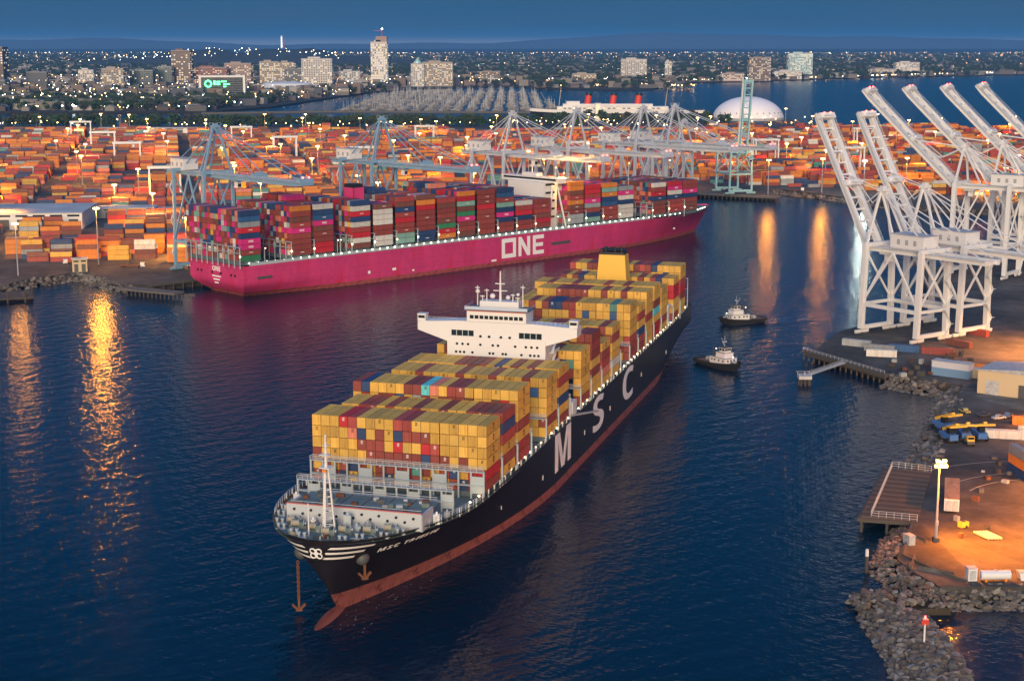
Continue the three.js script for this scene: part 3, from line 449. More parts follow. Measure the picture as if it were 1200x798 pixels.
  // lashing bridges
  const bays = [[-193.3, 9], [-160.6, 9], [-145.6, 9], [-120, 9.6], [-104, 8], [-88, 9], [-72.5, 9], [-56.8, 8], [-41.5, 9], [-25.5, 9], [-9.8, 9.6], [5.9, 6.4], [21.8, 6.4], [51, 9], [66.5, 8.4], [82.3, 8], [97.8, 7], [130, 7], [146.5, 7], [162.4, 7]];
  for (const [a] of bays) { const s = 217 - a + .9; const m = mb(); for (let i = 0; i <= 10; i++) m.box(-25 + 5 * i, 21.5, -s, .4, 11, .4); m.box(0, 24, -s, 50, .25, 1.1); m.box(0, 27, -s, 50, .25, 1.1); m.build('lashing_bridge', M.lash, ship); }
  // deck lamps
  for (let a = -188; a < 205; a += 5.4) { const s = 217 - a; const x = -S.half(s, 17) + .5; mb().ball(x, 18.3, -s, .34, 6).build('deck_lamp', M.lampGreen, ship); }
  for (const [a] of bays) mb().ball(-25.6, 22.4, -(217 - a + 1.2), .42, 6).build('lashing_lamp', M.lampWarm, ship);
  for (const [a, k, c] of [[-176, 1500, 0xe2ffce], [-128, 1600, 0xe8ffd8], [-126, 900, 0xffb058], [118, 9000, 0xffa844], [58, 7000, 0xffa844]]) { const l = new THREE.PointLight(c, k); l.name = 'deck_flood'; l.position.set(a > 100 ? -14 : a > 0 ? -6 : -22, a > 0 ? 53 : 25, -(217 - a)); l.shadow.radius = 10; l.castShadow = true; ship.add(l); mb().ball(l.position.x, l.position.y, l.position.z, .23).build('flood_lamp', a > -127 ? M.lampOrange : M.lampGreen, ship); mb().rod([l.position.x, 17, l.position.z - .6], [l.position.x, l.position.y + .4, l.position.z - .6], .2, .15).build('lamp_post', M.rail, ship); }
  { const m = mb(); for (let a = -184; a < 128; a += 9) m.box(-25.2, 17.8, -(217 - a), .15, 1.6, 9.05); m.build('bulwark', M.lash, ship).userData.kind = 'stuff'; }
  { const m = mb(); for (const [a] of bays) m.box(0, 18.6, -(217 - a - CL / 2), 48, 2.2, CL); m.build('hatch_covers', M.deckBlue, ship).userData.kind = 'stuff'; }
  // containers
  ship.updateMatrixWorld(true);
  const side = ['BbGDBPPRg', 'XRNrPRRR', 'WBbPNRRD', 'BWDBWrDWN', 'NWWWRRW', 'rNBrDRRL', 'NXDRRRRB', 'rNRRNgDX', 'XDLNgPRRN', 'RRRDRRRR', 'BbRLBPBRR', 'WrDBRr', 'RRrNDR', 'XXNrXNRG', 'DDrPGRBLW', 'XLXBbrR', 'GPWBWWW', 'WRDBNR', 'DPWBRr', 'RRPBRN'];
  const rand = () => { const v = rnd(); return v < .42 ? pick('RNrR') : v < .56 ? 'P' : v < .66 ? 'S' : v < .76 ? 'B' : v < .82 ? 'G' : v < .87 ? 'W' : v < .92 ? 'D' : pick('XLbTY'); };
  const list = [], n = 20, w1 = textGeom('ONE', 1.1, .03); w1.center(); w1.rotateY(-Math.PI / 2); const marks = [];
  bays.forEach(([a, tf], b) => {
    for (let c = 0; c < n; c++) {
      let T = Math.floor(tf); if (b > 0 && c % 7 > 4 && rnd() < .5) T--; if ((b === 2 || b === 5 || b === 8) && c > 9) T++;
      const prev = b ? Math.floor(bays[b - 1][1]) : 0, next = Math.floor(bays[b + 1]?.[1] ?? 0), wide = b === 0 || bays[b][0] - bays[b - 1][0] > 20;
      for (let k = 0; k < T; k++) {
        const top = k === T - 1, edge = c === 0 || c === n - 1;
        if (!(top || edge || wide || k >= prev - 1 || (k >= next && b !== 0) || (bays[b + 1]?.[0] - a > 20))) continue;
        let col = rand(); const down = T - 1 - k; if (c === 0) col = side[b][Math.min(side[b].length - 1, down)]; else if (top) col = rnd() < .5 ? pick('BBRG') : col;
        list.push([trs(-23.9 + c * 2.515 - .05, 19.75 + k * 2.9, -(217 - a - CL / 2)).premultiply(ship.matrixWorld), vary(col)]);
        if (c === 0 && col === 'P') marks.push(trs(-25.2, 21.2 + k * 2.9, -(217 - a - CL / 2)).premultiply(ship.matrixWorld));
        else if (c === 0 && rnd() < .3) marks.push(trs(-25.2, 21.2 + k * 2.9, -(217 - a - CL / 2), 0, 1, .5, .8).premultiply(ship.matrixWorld));
      }
    }
  });
  instances('stacked_containers', boxFar, boxWhite, list, null, 'brown, red and blue containers stacked along the magenta ship', 'containers');
  instances('container_markings', flat(w1), M.letter, marks.map((m) => [m, null]), null, 'white line letters on containers of the magenta ship', 'lettering');
}
// ---------- ship-to-shore cranes ----------
// local frame: +x towards the water, z along the rails, origin on the ground between the four legs
function quayCrane(name, label, pos, boomDir, o, group) {
  const c = thing(name, label, 'crane', pos, Math.atan2(-boomDir[1], boomDir[0]), group);
  const { g, w, hg, apex, back, boom, ang, mat } = o, X = g / 2, Z = w / 2, Zt = Z * (o.pinch ?? .92), hp = o.portal ?? hg * .36;
  for (const sx of [-1, 1]) {
    for (const sz of [-1, 1]) {
      mb().beam([sx * X, 2.6, sz * Z], [sx * X, hg + 1.5, sz * Zt], o.thick ?? 1.7, (o.thick ?? 1.7) * .85).build('leg', mat, c);
      const bg = new THREE.Group(); bg.name = 'bogie'; c.add(bg); mb().box(sx * X, 1.75, sz * (Z - .5), 1.1, .8, 8.2).box(sx * X, 1.15, sz * (Z - .5) - 2.2, .9, .7, 3.6).box(sx * X, 1.15, sz * (Z - .5) + 2.2, .9, .7, 3.6).build('truck_frame', mat, bg);
      const wh = mb(); for (let i = 0; i < 8; i++) { const z = sz * (Z - .5) - 3.6 + i * 1.03; wh.rod([sx * X - .5, .5, z], [sx * X + .5, .5, z], .46, .46, 8); } wh.build('wheels', M.darkGrey, bg).userData.kind = 'stuff';
      mb().beam([sx * X, hp + 1, sz * Z], [sx * (X - g * .5), hg - .5, sz * Zt], .8).build('portal_brace', mat, c);
    }
    mb().beam([sx * X, 3.2, -Z], [sx * X, 3.2, Z], 1.5, 1.7).build('sill_beam', mat, c);
    mb().beam([sx * X, hg + 1.6, -Zt - 1], [sx * X, hg + 1.6, Zt + 1], 1.6, 1.8).build('cross_beam', mat, c);
    for (const sz of [-1, 1]) mb().beam([sx * X + sz * .5, hp + 1, sz * Z], [sx * X + sz * .5, hg, -sz * Zt], .7).build('cross_brace', mat, c);
    for (const k of [0]) mb().beam([sx * X, hp, -Z], [sx * X, hp, Z], 1.1, 1.3).build('tie_beam', mat, c);
  }
  for (const sz of [-1, 1]) mb().beam([-X, hp, sz * (Z - .1)], [X, hp, sz * (Z - .1)], 1.3, 1.6).build('portal_beam', mat, c);
  const gz = o.gz ?? 3.1, hx = X + 3, xb = -X - back;
  for (const sz of [-1, 1]) mb().box((xb + hx) / 2, hg - .2, sz * gz, hx - xb, 2.1, o.thick ? 1.7 : 1.15).build('girder', mat, c);
  { const t = mb(); for (let x = xb + 1; x < hx; x += 8) t.box(x, hg - .4, 0, .7, 1.2, gz * 2); t.build('girder_ties', mat, c).userData.kind = 'stuff'; }
  { const r = mb(); for (const sz of [-1, 1]) { r.box((xb + hx) / 2, hg + .7, sz * (gz + 1.3), hx - xb, .12, 1.2); for (const y of [1.3, 1.85]) r.box((xb + hx) / 2, hg + y, sz * (gz + 1.9), hx - xb, .09, .09); for (let x = xb; x < hx; x += 3) r.box(x, hg + 1.25, sz * (gz + 1.9), .08, 1.1, .08); } r.build('walkway', M.rail, c); }
  // boom on its hinge
  const bm = new THREE.Group(); bm.name = 'boom'; c.add(bm); bm.position.set(hx, hg, 0); bm.rotation.z = ang;
  for (const sz of [-1, 1]) mb().slab([[0, -1.5], [boom - 6, -1.3], [boom, -.6], [boom, .8], [boom - 6, 1], [0, 1.1]], sz * gz, o.thick ? 1.7 : 1.15).build('boom_girder', mat, bm);
  { const t = mb(); for (let i = 0; i <= 11; i++) { const x = 1 + (boom - 2.5) * i / 11; t.box(x, -.2, 0, .8, 1, gz * 2); if (i < 11 && i % 2) t.beam([x, .2, -gz], [x + boom / 11, .2, gz], .3); } t.build('boom_ties', mat, bm).userData.kind = 'stuff'; }
  { const r = mb(); for (const sz of [-1, 1]) { r.box(boom / 2, .9, sz * (gz + 1.2), boom, .1, 1.1); for (const y of [1.5, 2.05]) r.box(boom / 2, y, sz * (gz + 1.7), boom, .09, .09); for (let x = 0; x < boom; x += 3) r.box(x, 1.5, sz * (gz + 1.7), .08, 1.15, .08); } r.build('boom_walkway', M.rail, bm); }
  for (const f of [.46, .97]) { const m = mb(); m.box(boom * f, 1.8, 0, 2.6, 2.6, gz * 2 + 2.4); m.box(boom * f, 3.4, 0, 1.2, 1, gz * 1.6); m.build('sheave_frame', mat, bm); }
  for (const sz of [-1, 1]) mb().ball(boom * .985, 3.4, sz * 2, .5, 6).build('warning_lamp', M.lampRed, bm);
  mb().box(boom - .6, .2, 0, 1.4, 1.6, gz * 2 + 1.6).build('boom_end', mat, bm);
  // apex frame, stays
  const ax = o.ax ?? X - 1, ends = (fr) => [hx + Math.cos(ang) * boom * fr - Math.sin(ang) * 2.2, hg + Math.sin(ang) * boom * fr + Math.cos(ang) * 2.2];
  for (const sz of [-1, 1]) {
    mb().beam([X, hg + 2, sz * Zt * .95], [ax, apex, sz * 1.5], 1.0).build('apex_leg', mat, c);
    mb().beam([X - g * .42, hg + 1, sz * gz], [ax - .4, apex - .6, sz * 1.3], .75).build('apex_strut', mat, c);
    mb().beam([ax, apex, sz * 1.5], [-X, hg + 2, sz * gz], .45).build('backstay', mat, c);
    mb().beam([ax, apex, sz * 1.7], [xb + 3, hg + 1.4, sz * gz], .36).build('outer_backstay', mat, c);
    for (const fr of [.46, .95]) { const e = ends(fr); if (ang < .2) mb().beam([ax, apex, sz * 1.5], [e[0], e[1], sz * gz], .4).build('forestay', mat, c); else { const k = fr < .5 ? .22 : .3, mid = [lerp(ax, e[0], .5) + (fr < .5 ? -1 : 5), lerp(apex, e[1], .5) - boom * k * .5]; mb().beam([ax, apex, sz * 1.5], [mid[0], mid[1], sz * 2.4], .32).build('forestay', mat, c); mb().beam([mid[0], mid[1], sz * 2.4], [e[0], e[1], sz * gz], .32).build('forestay', mat, c); } }
  }
  mb().box(ax, apex + .4, 0, 3.4, 1.3, 4.6).box(ax, apex + 1.5, 0, 1.6, 1.2, 2.6).build('apex_head', mat, c);
  { const r = mb(); for (const [x, z] of [[-1.9, -2.5], [1.9, -2.5], [-1.9, 2.5], [1.9, 2.5]]) r.box(ax + x, apex + 1.7, z, .1, 1.3, .1); r.box(ax, apex + 2.3, -2.5, 3.9, .1, .1).box(ax, apex + 2.3, 2.5, 3.9, .1, .1); r.build('apex_rail', M.rail, c); }
  // machinery house, cab, stairs
  { const hx0 = o.houseX ?? xb + 10, h = new THREE.Group(); h.name = 'machinery_house'; c.add(h); h.position.set(hx0, hg + 1.3, 0);
    mb().box(0, 3, 0, o.houseL ?? 16, 6, 9.6).build('walls', M.white, h); mb().box(0, 6.15, 0, (o.houseL ?? 16) + .5, .3, 10.1).build('roof', M.roofPale, h); for (const sz of [-1, 1]) for (const x of [-4.5, 0, 4.5]) mb().box(x, 3, sz * 4.84, 1.6, 2.2, .1).build('louvre', M.grey, h); }
  { const cx = o.cabX ?? X - 6; mb().box(cx, hg - 4.2, 0, 3, 3, 2.6).build('operator_cab', M.white, c); mb().box(cx + 1.55, hg - 4.4, 0, .1, 1.8, 2.2).build('cab_glass', M.glassDark, c); mb().box(cx, hg - 1.9, 0, 6, 1.1, gz * 2 - 1.4).build('trolley', mat, c); }
  for (let i = 0; i < 6; i++) { const y = hg * (i / 6) + 1, d = i % 2 ? 1 : -1; mb().beam([-X - 1.6, y, Z - 1 + d * 2], [-X - 1.6, y + hg / 6, Z - 1 - d * 2], .8, .25).box(-X - 1.6, y + hg / 6, Z - 1 - d * 2.6, 1.6, .14, 1.6).build('stair_flight', M.rail, c); }
  return c;
}
const pierCranes = 'white quay cranes with raised booms';
const pA = { g: 31, w: 19, hg: 38, apex: 63, back: 30, boom: 66, ang: 1.03, mat: M.whiteSteel, houseX: -4, houseL: 18, pinch: .9, thick: 2.3, gz: 3.7 };
quayCrane('quay_crane', 'white quay crane, boom raised, at the pier tip beside the wharf', [171, 4, -684.5], [-.58, -.81], pA, pierCranes);
quayCrane('quay_crane', 'white quay crane, boom raised, second from the pier tip', [193.4, 4, -700.5], [-.58, -.81], pA, pierCranes);
const pC = { ...pA, w: 20, g: 31, hg: 49, apex: 70, boom: 76, ang: .73, back: 22, houseX: -12, gz: 4.3 };
for (let k = 0; k < 4; k++) quayCrane('quay_crane', ['tall white quay crane, boom at half angle, third from the pier tip', 'tall white quay crane, boom at half angle, fourth from the pier tip', 'tall white quay crane, boom at half angle, fifth from the pier tip', 'tall white quay crane, boom at half angle, farthest from the pier tip'][k], [260 + 30 * k, 4, -868 - 30 * k], [-.78, -.63], pC, pierCranes);
const qB = { g: 30, w: 20, hg: 55, apex: 81, back: 16, boom: 78, ang: 0, mat: M.blueSteel, houseX: -18, houseL: 13, portal: 17, cabX: 34 };
const qW = { ...qB, mat: std([.44, .50, .60], .45, .1) };
[[-165, qB, 'blue quay crane reaching over the stern of the magenta ship'], [-47, qB, 'blue quay crane reaching over the middle of the magenta ship'], [62, qW, 'pale grey quay crane behind the bridge of the magenta ship'], [122, qW, 'pale grey quay crane just ahead of the magenta ship bridge'], [190, qW, 'pale grey quay crane at the bow of the magenta ship'], [224, { ...qW, boom: 84 }, 'pale grey quay crane at the quay end beyond the magenta ship']].forEach(([a, o, l]) => { const b = berth(a, -77); quayCrane('quay_crane', l, [b[0], 4, b[1]], OM, o, 'cranes along the terminal quay'); });
quayCrane('quay_crane', 'blue quay crane with boom raised upright on the far wharf', [188, 4, -1350], [.25, .97], { ...qB, hg: 34, apex: 52, boom: 62, ang: 1.43, back: 12, houseX: -16, houseL: 9, mat: std([.25, .47, .55], .5, .1) }, 'cranes along the terminal quay');
quayCrane('quay_crane', 'pale grey quay crane on the far wharf beside blue upright boom', [128, 4, -1290], OM, { ...qW, hg: 44, apex: 64, boom: 56 }, 'cranes along the terminal quay');

// quay furniture: rails, fenders, bollards, pile-supported edge
{
  const q = thing('quay_wall', 'pile supported concrete quay edge beside the magenta ship', 'quay');
  const e = (a, d) => berth(a, quayEdge + d);
  const m = mb(); const A = e(-214, 1.2), B = e(235, 1.2); m.beam([A[0], 3.6, A[1]], [B[0], 3.6, B[1]], 2.4, 1.3); m.build('cope_beam', M.concrete, q);
  for (let a = -212; a < 232; a += 6) { const p = e(a, 1.6); mb().rod([p[0], -3, p[1]], [p[0], 3, p[1]], .45, .45, 7).build('pile', M.timber, q); }
  const wq = thing('far_wharf', 'dark pile supported wharf at the far side of the basin', 'wharf');
  const W0 = [152, -1352], W1 = [219, -1322]; mb().beam([W0[0] + 6, 3.3, W0[1] - 4], [W1[0] + 2, 3.3, W1[1] + 3], 12, 1.6).build('deck', M.quay, wq); for (let i = 0; i < 20; i++) { const x = lerp(156, 222, i / 19), z = lerp(-1346, -1316, i / 19); mb().rod([x, -3, z], [x, 2.6, z], .5, .5, 6).build('pile', M.timber, wq); }
  const lw = thing('timber_wharf', 'low timber wharf on dark piles before the terminal yard', 'wharf');
  mb().beam([-205, 3.2, -829], [-172, 3.2, -812], 8, 1).build('deck', M.quay, lw); for (let i = 0; i < 14; i++) mb().rod([lerp(-204, -172, i / 13) + 2, -3, lerp(-825, -808, i / 13)], [lerp(-204, -172, i / 13) + 2, 3, lerp(-825, -808, i / 13)], .42, .42, 6).build('pile', M.timber, lw);
  const jd = thing('timber_jetty', 'dark timber jetty standing off the rocky bank', 'jetty'); mb().box(-263, 2.2, -809, 30, .8, 22, .35).build('deck', M.timber, jd); for (const [x, z] of [[-249, -803], [-249, -815], [-257, -800], [-270, -797]]) mb().rod([x, -3, z], [x, 5.4, z], .5, .5, 7).build('pile', M.timber, jd);
}
// ---------- yard ----------
const sodium = 0xffa030;
function highMast(pos, label, h, power, color, lampMat, group, open = false) {
  const o = thing('high_mast_light', label, 'lamp', pos, 0, group);
  mb().rod([0, 0, 0], [0, h, 0], .42, .2, 8).build('pole', M.grey, o); mb().box(0, .4, 0, 1.2, .8, 1.2).build('base', M.concrete, o);
  { const r = new THREE.TorusGeometry(1.3, .12, 5, 14); r.rotateX(Math.PI / 2); r.translate(0, h - .2, 0); mb().add(r).box(0, h - .2, 0, 2.5, .1, .1).box(0, h - .2, 0, .1, .1, 2.5).build('head_ring', M.grey, o); }
  for (let k = 0; k < 6; k++) { const a = k / 6 * 6.283; mb().ball(Math.cos(a) * 1.35, h - .7, Math.sin(a) * 1.35, .5, 6).build('lamp', lampMat, o); }
  const l = open ? new THREE.PointLight(color, power) : new THREE.SpotLight(color, power, 0, 1.3, .35); l.name = 'mast_lamp'; l.position.set(0, h - 1.3, 0); l.shadow.radius = open ? 110 : 60; l.castShadow = true; o.add(l); if (!open) { l.target.position.set(0, 0, 0); o.add(l.target); }
  return o;
}
const inYard = (x, z) => { const q = x * OM[0] + (z + 945) * OM[1], a = x * OU[0] + (z + 945) * OU[1]; const wx = .385 * -z; if (Math.abs(x) > wx) return false;
  if (z < -2280) return false; if (x < -212 && a < -150) return z < -925 && !(x > -262 && z > -935); if (x > 150) return z < -1420 + (x - 228) * .62 && z < -1150; if (a < 240) return q < -118; return x < 140 && q < -118; };
const openGround = [[-345, -1110, 62, 44], [-205, -930, 34, 30], [-285, -1060, 20, 26], [-230, -890, 60, 32], [-20, -1540, 75, 70], [-420, -2240, 260, 34], [-60, -2250, 160, 30], [-300, -1150, 60, 24], [-215, -1235, 120, 22], [-400, -1420, 90, 14], [60, -1480, 90, 16], [330, -1500, 80, 14], [-130, -1330, 60, 18], [-520, -1720, 110, 16], [-330, -1560, 60, 30], [-60, -1800, 90, 18], [230, -1640, 60, 20], [470, -1700, 90, 20], [-250, -1890, 100, 16]];
const clear = (x, z) => !openGround.some(([cx, cz, w, d]) => Math.abs(x - cx) < w && Math.abs(z - cz) < d);
{
  const list = [], e = [.978, -.208], f = [.208, .978];
  const palette = 'RRRNNNrrrXXXXXOYSBGWDTXRrXBN';
  for (let i = -70; i < 80; i++) for (let j = -20; j < 290; j++) {
    // blocks: ten containers long, six rows deep, with lanes between
    const bi = Math.floor(i / 9), bj = Math.floor(j / 6); if (i - bi * 9 >= 8) continue;
    const x0 = i * 13.4, z0 = j * 2.95 + bj * 12.5, jj = bj * 6;
    const x = e[0] * x0 + f[0] * -z0 - 40, z = e[1] * x0 + f[1] * -z0 - 900 - (bj < 0 ? 0 : 0);
    if (!inYard(x, z) || !clear(x, z)) continue;
    const hs = Math.sin(bi * 12.9 + bj * 78.2) * 43758.5, hv = hs - Math.floor(hs), hq = Math.sin(bi * 39.3 + bj * 17.7) * 9631.7, hw = hq - Math.floor(hq), sparse = hw < .33, dens = sparse ? .28 : .35 + .65 * hv; if (rnd() > dens * .95) continue;
    const T = sparse ? 1 : clamp(Math.round(1 + 3.4 * hw + rr(-1.6, 1.2)), 1, 4); const fav = rnd() < .5 ? pick(palette) : null;
    for (let k = 0; k < T; k++) list.push([trs(x + (sparse ? rr(-3, 3) : rr(-.25, .25)), 4 + k * 2.9, z + (sparse ? rr(-.5, .5) : 0), Math.PI / 2 + Math.atan2(-e[1], e[0]) + (sparse ? rr(-.12, .12) : rr(-.012, .012))), vary(fav && rnd() < .6 ? fav : pick(palette))]);
  }
  console.log('yard containers', list.length);
  instances('yard_containers', boxFar, boxWhite, list, null, 'containers stacked in long blocks across the lit terminal yard', 'containers');
  // masts
  const near = (x, z) => tm.some(([a, b]) => Math.hypot(a - x, b - z) < 62), tm = [];
  for (let z = -960; z > -2270; z -= 114) for (let x = -.33 * -z; x < .33 * -z; x += 102) { const xx = x + rr(-22, 22), zz = z + rr(-26, 26); if (!inYard(xx, zz) || near(xx, zz)) continue; tm.push([xx, zz]); }
  console.log('masts', tm.length);
  for (const [x, z] of tm) highMast([x, 4, z], 'tall orange high mast lamp among the terminal container blocks', rr(20, 28), rr(6500, 14000), sodium, M.lampOrange, 'yard high mast lamps');
  highMast([-237.5, 4, -906], 'orange high mast lamp on the quay apron beside stacked containers', 34, 3400, sodium, M.lampOrange, 'yard high mast lamps', true);
  for (const [x, z, k, l] of [[-271, -864, 650, 'orange high mast lamp on the bank beyond the timber jetty'], [214, -1329, 1500, 'orange high mast lamp on the far wharf corner'], [262, -1345, 1500, 'orange high mast lamp on the far quay beside red containers']]) highMast([x, 4, z], l, 30, k, sodium, M.lampOrange, 'yard high mast lamps', true);
  highMast([292, 4, -1320], 'cool white high mast lamp on the far quay', 30, 1800, 0xe8fff2, M.lampWhite, 'yard high mast lamps', true);
}
// rubber tyred yard gantries
{
  const g = thing('yard_gantry', 'white portal gantry straddling a container block', 'gantry', [-333, 4, -1970], .2, 'yard gantries');
  for (const sx of [-1, 1]) { for (const sz of [-1, 1]) { mb().beam([sx * 12, 1.4, sz * 4.5], [sx * 12, 22, sz * 3.6], 1.3).build('leg', M.whiteSteel, g); mb().rod([sx * 12 - .6, 1, sz * 4.5], [sx * 12 + .6, 1, sz * 4.5], 1, 1, 10).build('wheel', M.rubber, g); } mb().box(sx * 12, 2.2, 0, 1.2, 1.2, 11).build('sill_beam', M.whiteSteel, g); }
  for (const sz of [-1, 1]) mb().box(0, 22.4, sz * 3.6, 27, 1.7, 1.2).build('girder', M.whiteSteel, g);
  mb().box(4, 23.6, 0, 5, 2, 6).build('trolley', M.grey, g); mb().box(6, 19.6, 2, 2, 2.4, 2).build('cab', M.white, g);
  [[-466, -1822], [-395, -1640], [-250, -1760], [-150, -1610], [-290, -1330], [70, -1700], [270, -1700], [420, -1900], [-560, -2080], [-110, -2010], [330, -1560]].forEach(([x, z], i) => { const c = copy(g, 'white portal gantry straddling a container block', [x, 4, z], .2 + (i % 3) * .02); c.scale.setScalar(rr(.92, 1.1)); });
}
// sheds and yard buildings
function shed(name, label, x, z, w, h, d, ry, wall, roof, doors = 5) {
  const o = thing(name, label, 'building', [x, 4, z], ry);
  mb().box(0, h / 2, 0, w, h, d).build('wall', wall, o); mb().box(0, h + .25, 0, w + 1.2, .5, d + 1.2).build('roof', roof, o); 
  for (let i = 0; i < doors; i++) { const dx = -w / 2 + w * (i + .5) / doors; mb().box(dx, h * .33, d / 2 + .06, w / doors * .55, h * .62, .12).build('door', M.darkGrey, o); mb().box(dx, h * .86, d / 2 + .06, w / doors * .7, h * .12, .12).build('window', M.glassDark, o); }
  return o;
}
shed('warehouse', 'long pale warehouse with dark doors beside the container yard', -350, -1115, 104, 11, 66, .1, M.white, M.roofPale, 9);
shed('transit_shed', 'low pale shed roof behind the warehouse', -300, -1165, 76, 7, 20, .1, M.grey, M.roofPale, 6);
shed('canopy_shed', 'flat white canopy shed between container blocks', -265, -1160, 40, 6, 30, -.15, M.white, M.roofPale, 3);
shed('gate_canopy', 'long white gate canopy by the rail yard road', -500, -2235, 150, 7, 16, .03, M.white, M.roofPale, 10);
shed('quay_office', 'small yellow lit quay office by the rocky bank', -243, -886, 8, 7, 6, .3, M.beige, M.roofPale, 2);
// stacks standing at the front of the yard, on the apron
{
  const stack = (x, z, cols) => { cols.forEach((str, i) => [...str].forEach((k, t) => { const o = shade(new THREE.Mesh(boxGeom, boxMat[k])); o.name = numbered('yard_container'); o.position.set(x + i * 3.0 * .208, 4 + t * 2.9, z + i * 3 * -.978); o.rotation.y = Math.PI / 2 + .21; scene.add(o); tag(o, `${COLNAME[k]} container, ${ordinal(t + 1)} from the ground, ${ordinal(i + 1)} row of ${stackName}`, 'container', 'containers at the yard front'); })); };
  let stackName = 'the yellow quay stack'; stack(-233, -934, ['YYY', 'YY']);
  stackName = 'the cream stack'; stack(-218, -938, ['NNWW', 'NRW']);
  stackName = 'the crane foot stack'; stack(-196, -925, ['XXX', 'XX']);
  stackName = 'the red warehouse stack'; stack(-268, -940, ['DNGB', 'DRNB']);
  stackName = 'the orange bank stack'; stack(-252, -938, ['XXNX', 'XNX']);
  stackName = 'the mixed corner stack'; stack(-285, -938, ['BGNY', 'BWN']);
}
// yard traffic
{
  const t = thing('yard_truck', 'white yard tractor with empty flat trailer on the apron', 'truck', [-170, 4, -905], .8, 'yard trucks');
  mb().box(4.2, 1.9, 0, 2.4, 2.4, 2.3).build('cab', M.white, t); mb().box(5.45, 2.3, 0, .1, 1, 2).build('windscreen', M.glassDark, t); mb().box(-2.5, 1.25, 0, 12.5, .4, 2.4).build('trailer', M.rust, t);
  for (const x of [4.4, 1.8, -6.2, -7.6]) for (const z of [-1, 1]) mb().rod([x, .5, z - .2], [x, .5, z + .2], .5, .5, 10).build('wheel', M.rubber, t);
  [[-215, -900], [-118, -985], [-60, -1050], [-5, -1090], [-255, -915], [-320, -1060], [180, -1375], [245, -1365]].forEach(([x, z], i) => copy(t, 'white yard tractor with empty flat trailer on the apron', [x, 4, z], i * .9));
}
// ---------- the near pier ----------
const rockGeoms = [], rockMats = [[.15, .135, .12], [.20, .18, .16], [.10, .093, .088], [.27, .25, .23], [.17, .14, .115]].map((c) => std(c, .92, 0, { map: texFine }));
for (let v = 0; v < 6; v++) { const g = new THREE.DodecahedronGeometry(1, 0), p = g.attributes.position, off = {}; for (let i = 0; i < p.count; i++) { const key = [p.getX(i), p.getY(i), p.getZ(i)].map((q) => q.toFixed(2)).join(); off[key] ??= rr(.7, 1.22); const f = off[key]; p.setXYZ(i, p.getX(i) * f * 1.15, clamp(p.getY(i) * f, -.62, .62), p.getZ(i) * f * .9); } g.computeVertexNormals(); rockGeoms.push(g); }
function rocks(name, label, list, keep) {   // list of [x,y,z,size]; the first `keep` become parts
  const o = thing(name, label, 'rock bank');
  list.sort((a, b) => b[3] * b[3] / (b[0] ** 2 + b[2] ** 2) - a[3] * a[3] / (a[0] ** 2 + a[2] ** 2));
  list.slice(0, keep).forEach(([x, y, z, s]) => { const m = part('rock', pick(rockGeoms), pick(rockMats), o); m.position.set(x, y, z); m.rotation.set(rr(-.5, .5), rr(0, 6.3), rr(-.5, .5)); m.scale.set(s * rr(.8, 1.25), s * rr(.7, 1.1), s); });
  const rest = list.slice(keep); if (rest.length) rockGeoms.slice(0, 3).forEach((g, v) => { const sub = rest.filter((_, i) => i % 3 === v); if (sub.length) instances('small_rocks', g, std([1, 1, 1], .92, 0, { map: texFine }), sub.map(([x, y, z, s]) => [trs(x, y, z, rr(0, 6.3), s * rr(.8, 1.2), s * rr(.7, 1), s, rr(-.5, .5), rr(-.5, .5)), pick(rockMats).color.clone().multiplyScalar(rr(.8, 1.1))]), o); });
  return o;
}
const slope = (pts, w, top, n, size, flip = 1) => {   // rocks down a bank that follows a polyline, falling away to its left by w metres
  const out = []; for (let i = 0; i < pts.length - 1; i++) { const [x0, z0] = pts[i], [x1, z1] = pts[i + 1], L = Math.hypot(x1 - x0, z1 - z0), nx = -(z1 - z0) / L * flip, nz = (x1 - x0) / L * flip;
    for (let k = 0; k < n * L; k++) { const t = rnd(), d = Math.pow(rnd(), .85); out.push([lerp(x0, x1, t) + nx * (d * w - .8), lerp(top, -.7, d) + rr(-.25, .2), lerp(z0, z1, t) + nz * (d * w - .8), size * rr(.65, 1.35)]); } } return out; };
rocks('rock_revetment', 'boulder bank below the lot with the orange floodlight', slope([[97.5, -363.2], [150, -362.5]], 8.5, 3.6, 13, .78, 1), 290);
{ const list = []; for (let i = 0; i < 1350; i++) { const t = rnd(), z = lerp(-353, -286, t), cx = lerp(88.5, 87.6, t) + Math.sin(t * 5) * .8, hw = lerp(8.6, 7.8, t), d = rr(-1, 1); list.push([cx + d * hw, 3.1 * Math.pow(1 - Math.abs(d), .62) - .5 + rr(-.2, .3), z, rr(.5, 1.3)]); } for (let i = 0; i < 170; i++) { const x = lerp(80, 104, rnd()), z = rr(-362, -351); list.push([x, lerp(2.9, .2, clamp((84 - x) / 6)) + rr(-.3, .3), z, rr(.5, 1.15)]); } rocks('rock_groin', 'stone breakwater carrying the red marker beacon', list, 300); }
{ const core = []; structure('groin_core', (() => { const sh = [[-8, -1], [-4.5, .9], [0, 1.7], [4.5, .9], [8, -1]]; const m = mb(); m.slab(sh, 0, 68, trs(88, 0, -319)); m.slab([[-8, -1.2], [-6, 1.2], [12, 1.8], [13, -1.2]], 0, 9, trs(90, 0, -357.5)); return m.geom(); })(), M.dirt); }
rocks('rock_revetment', 'boulder bank between timber dock and the lot corner', slope([[111, -418], [104, -405], [96, -384], [97.5, -371], [101, -362]], 7.5, 3.5, 9, .72, 1), 180);
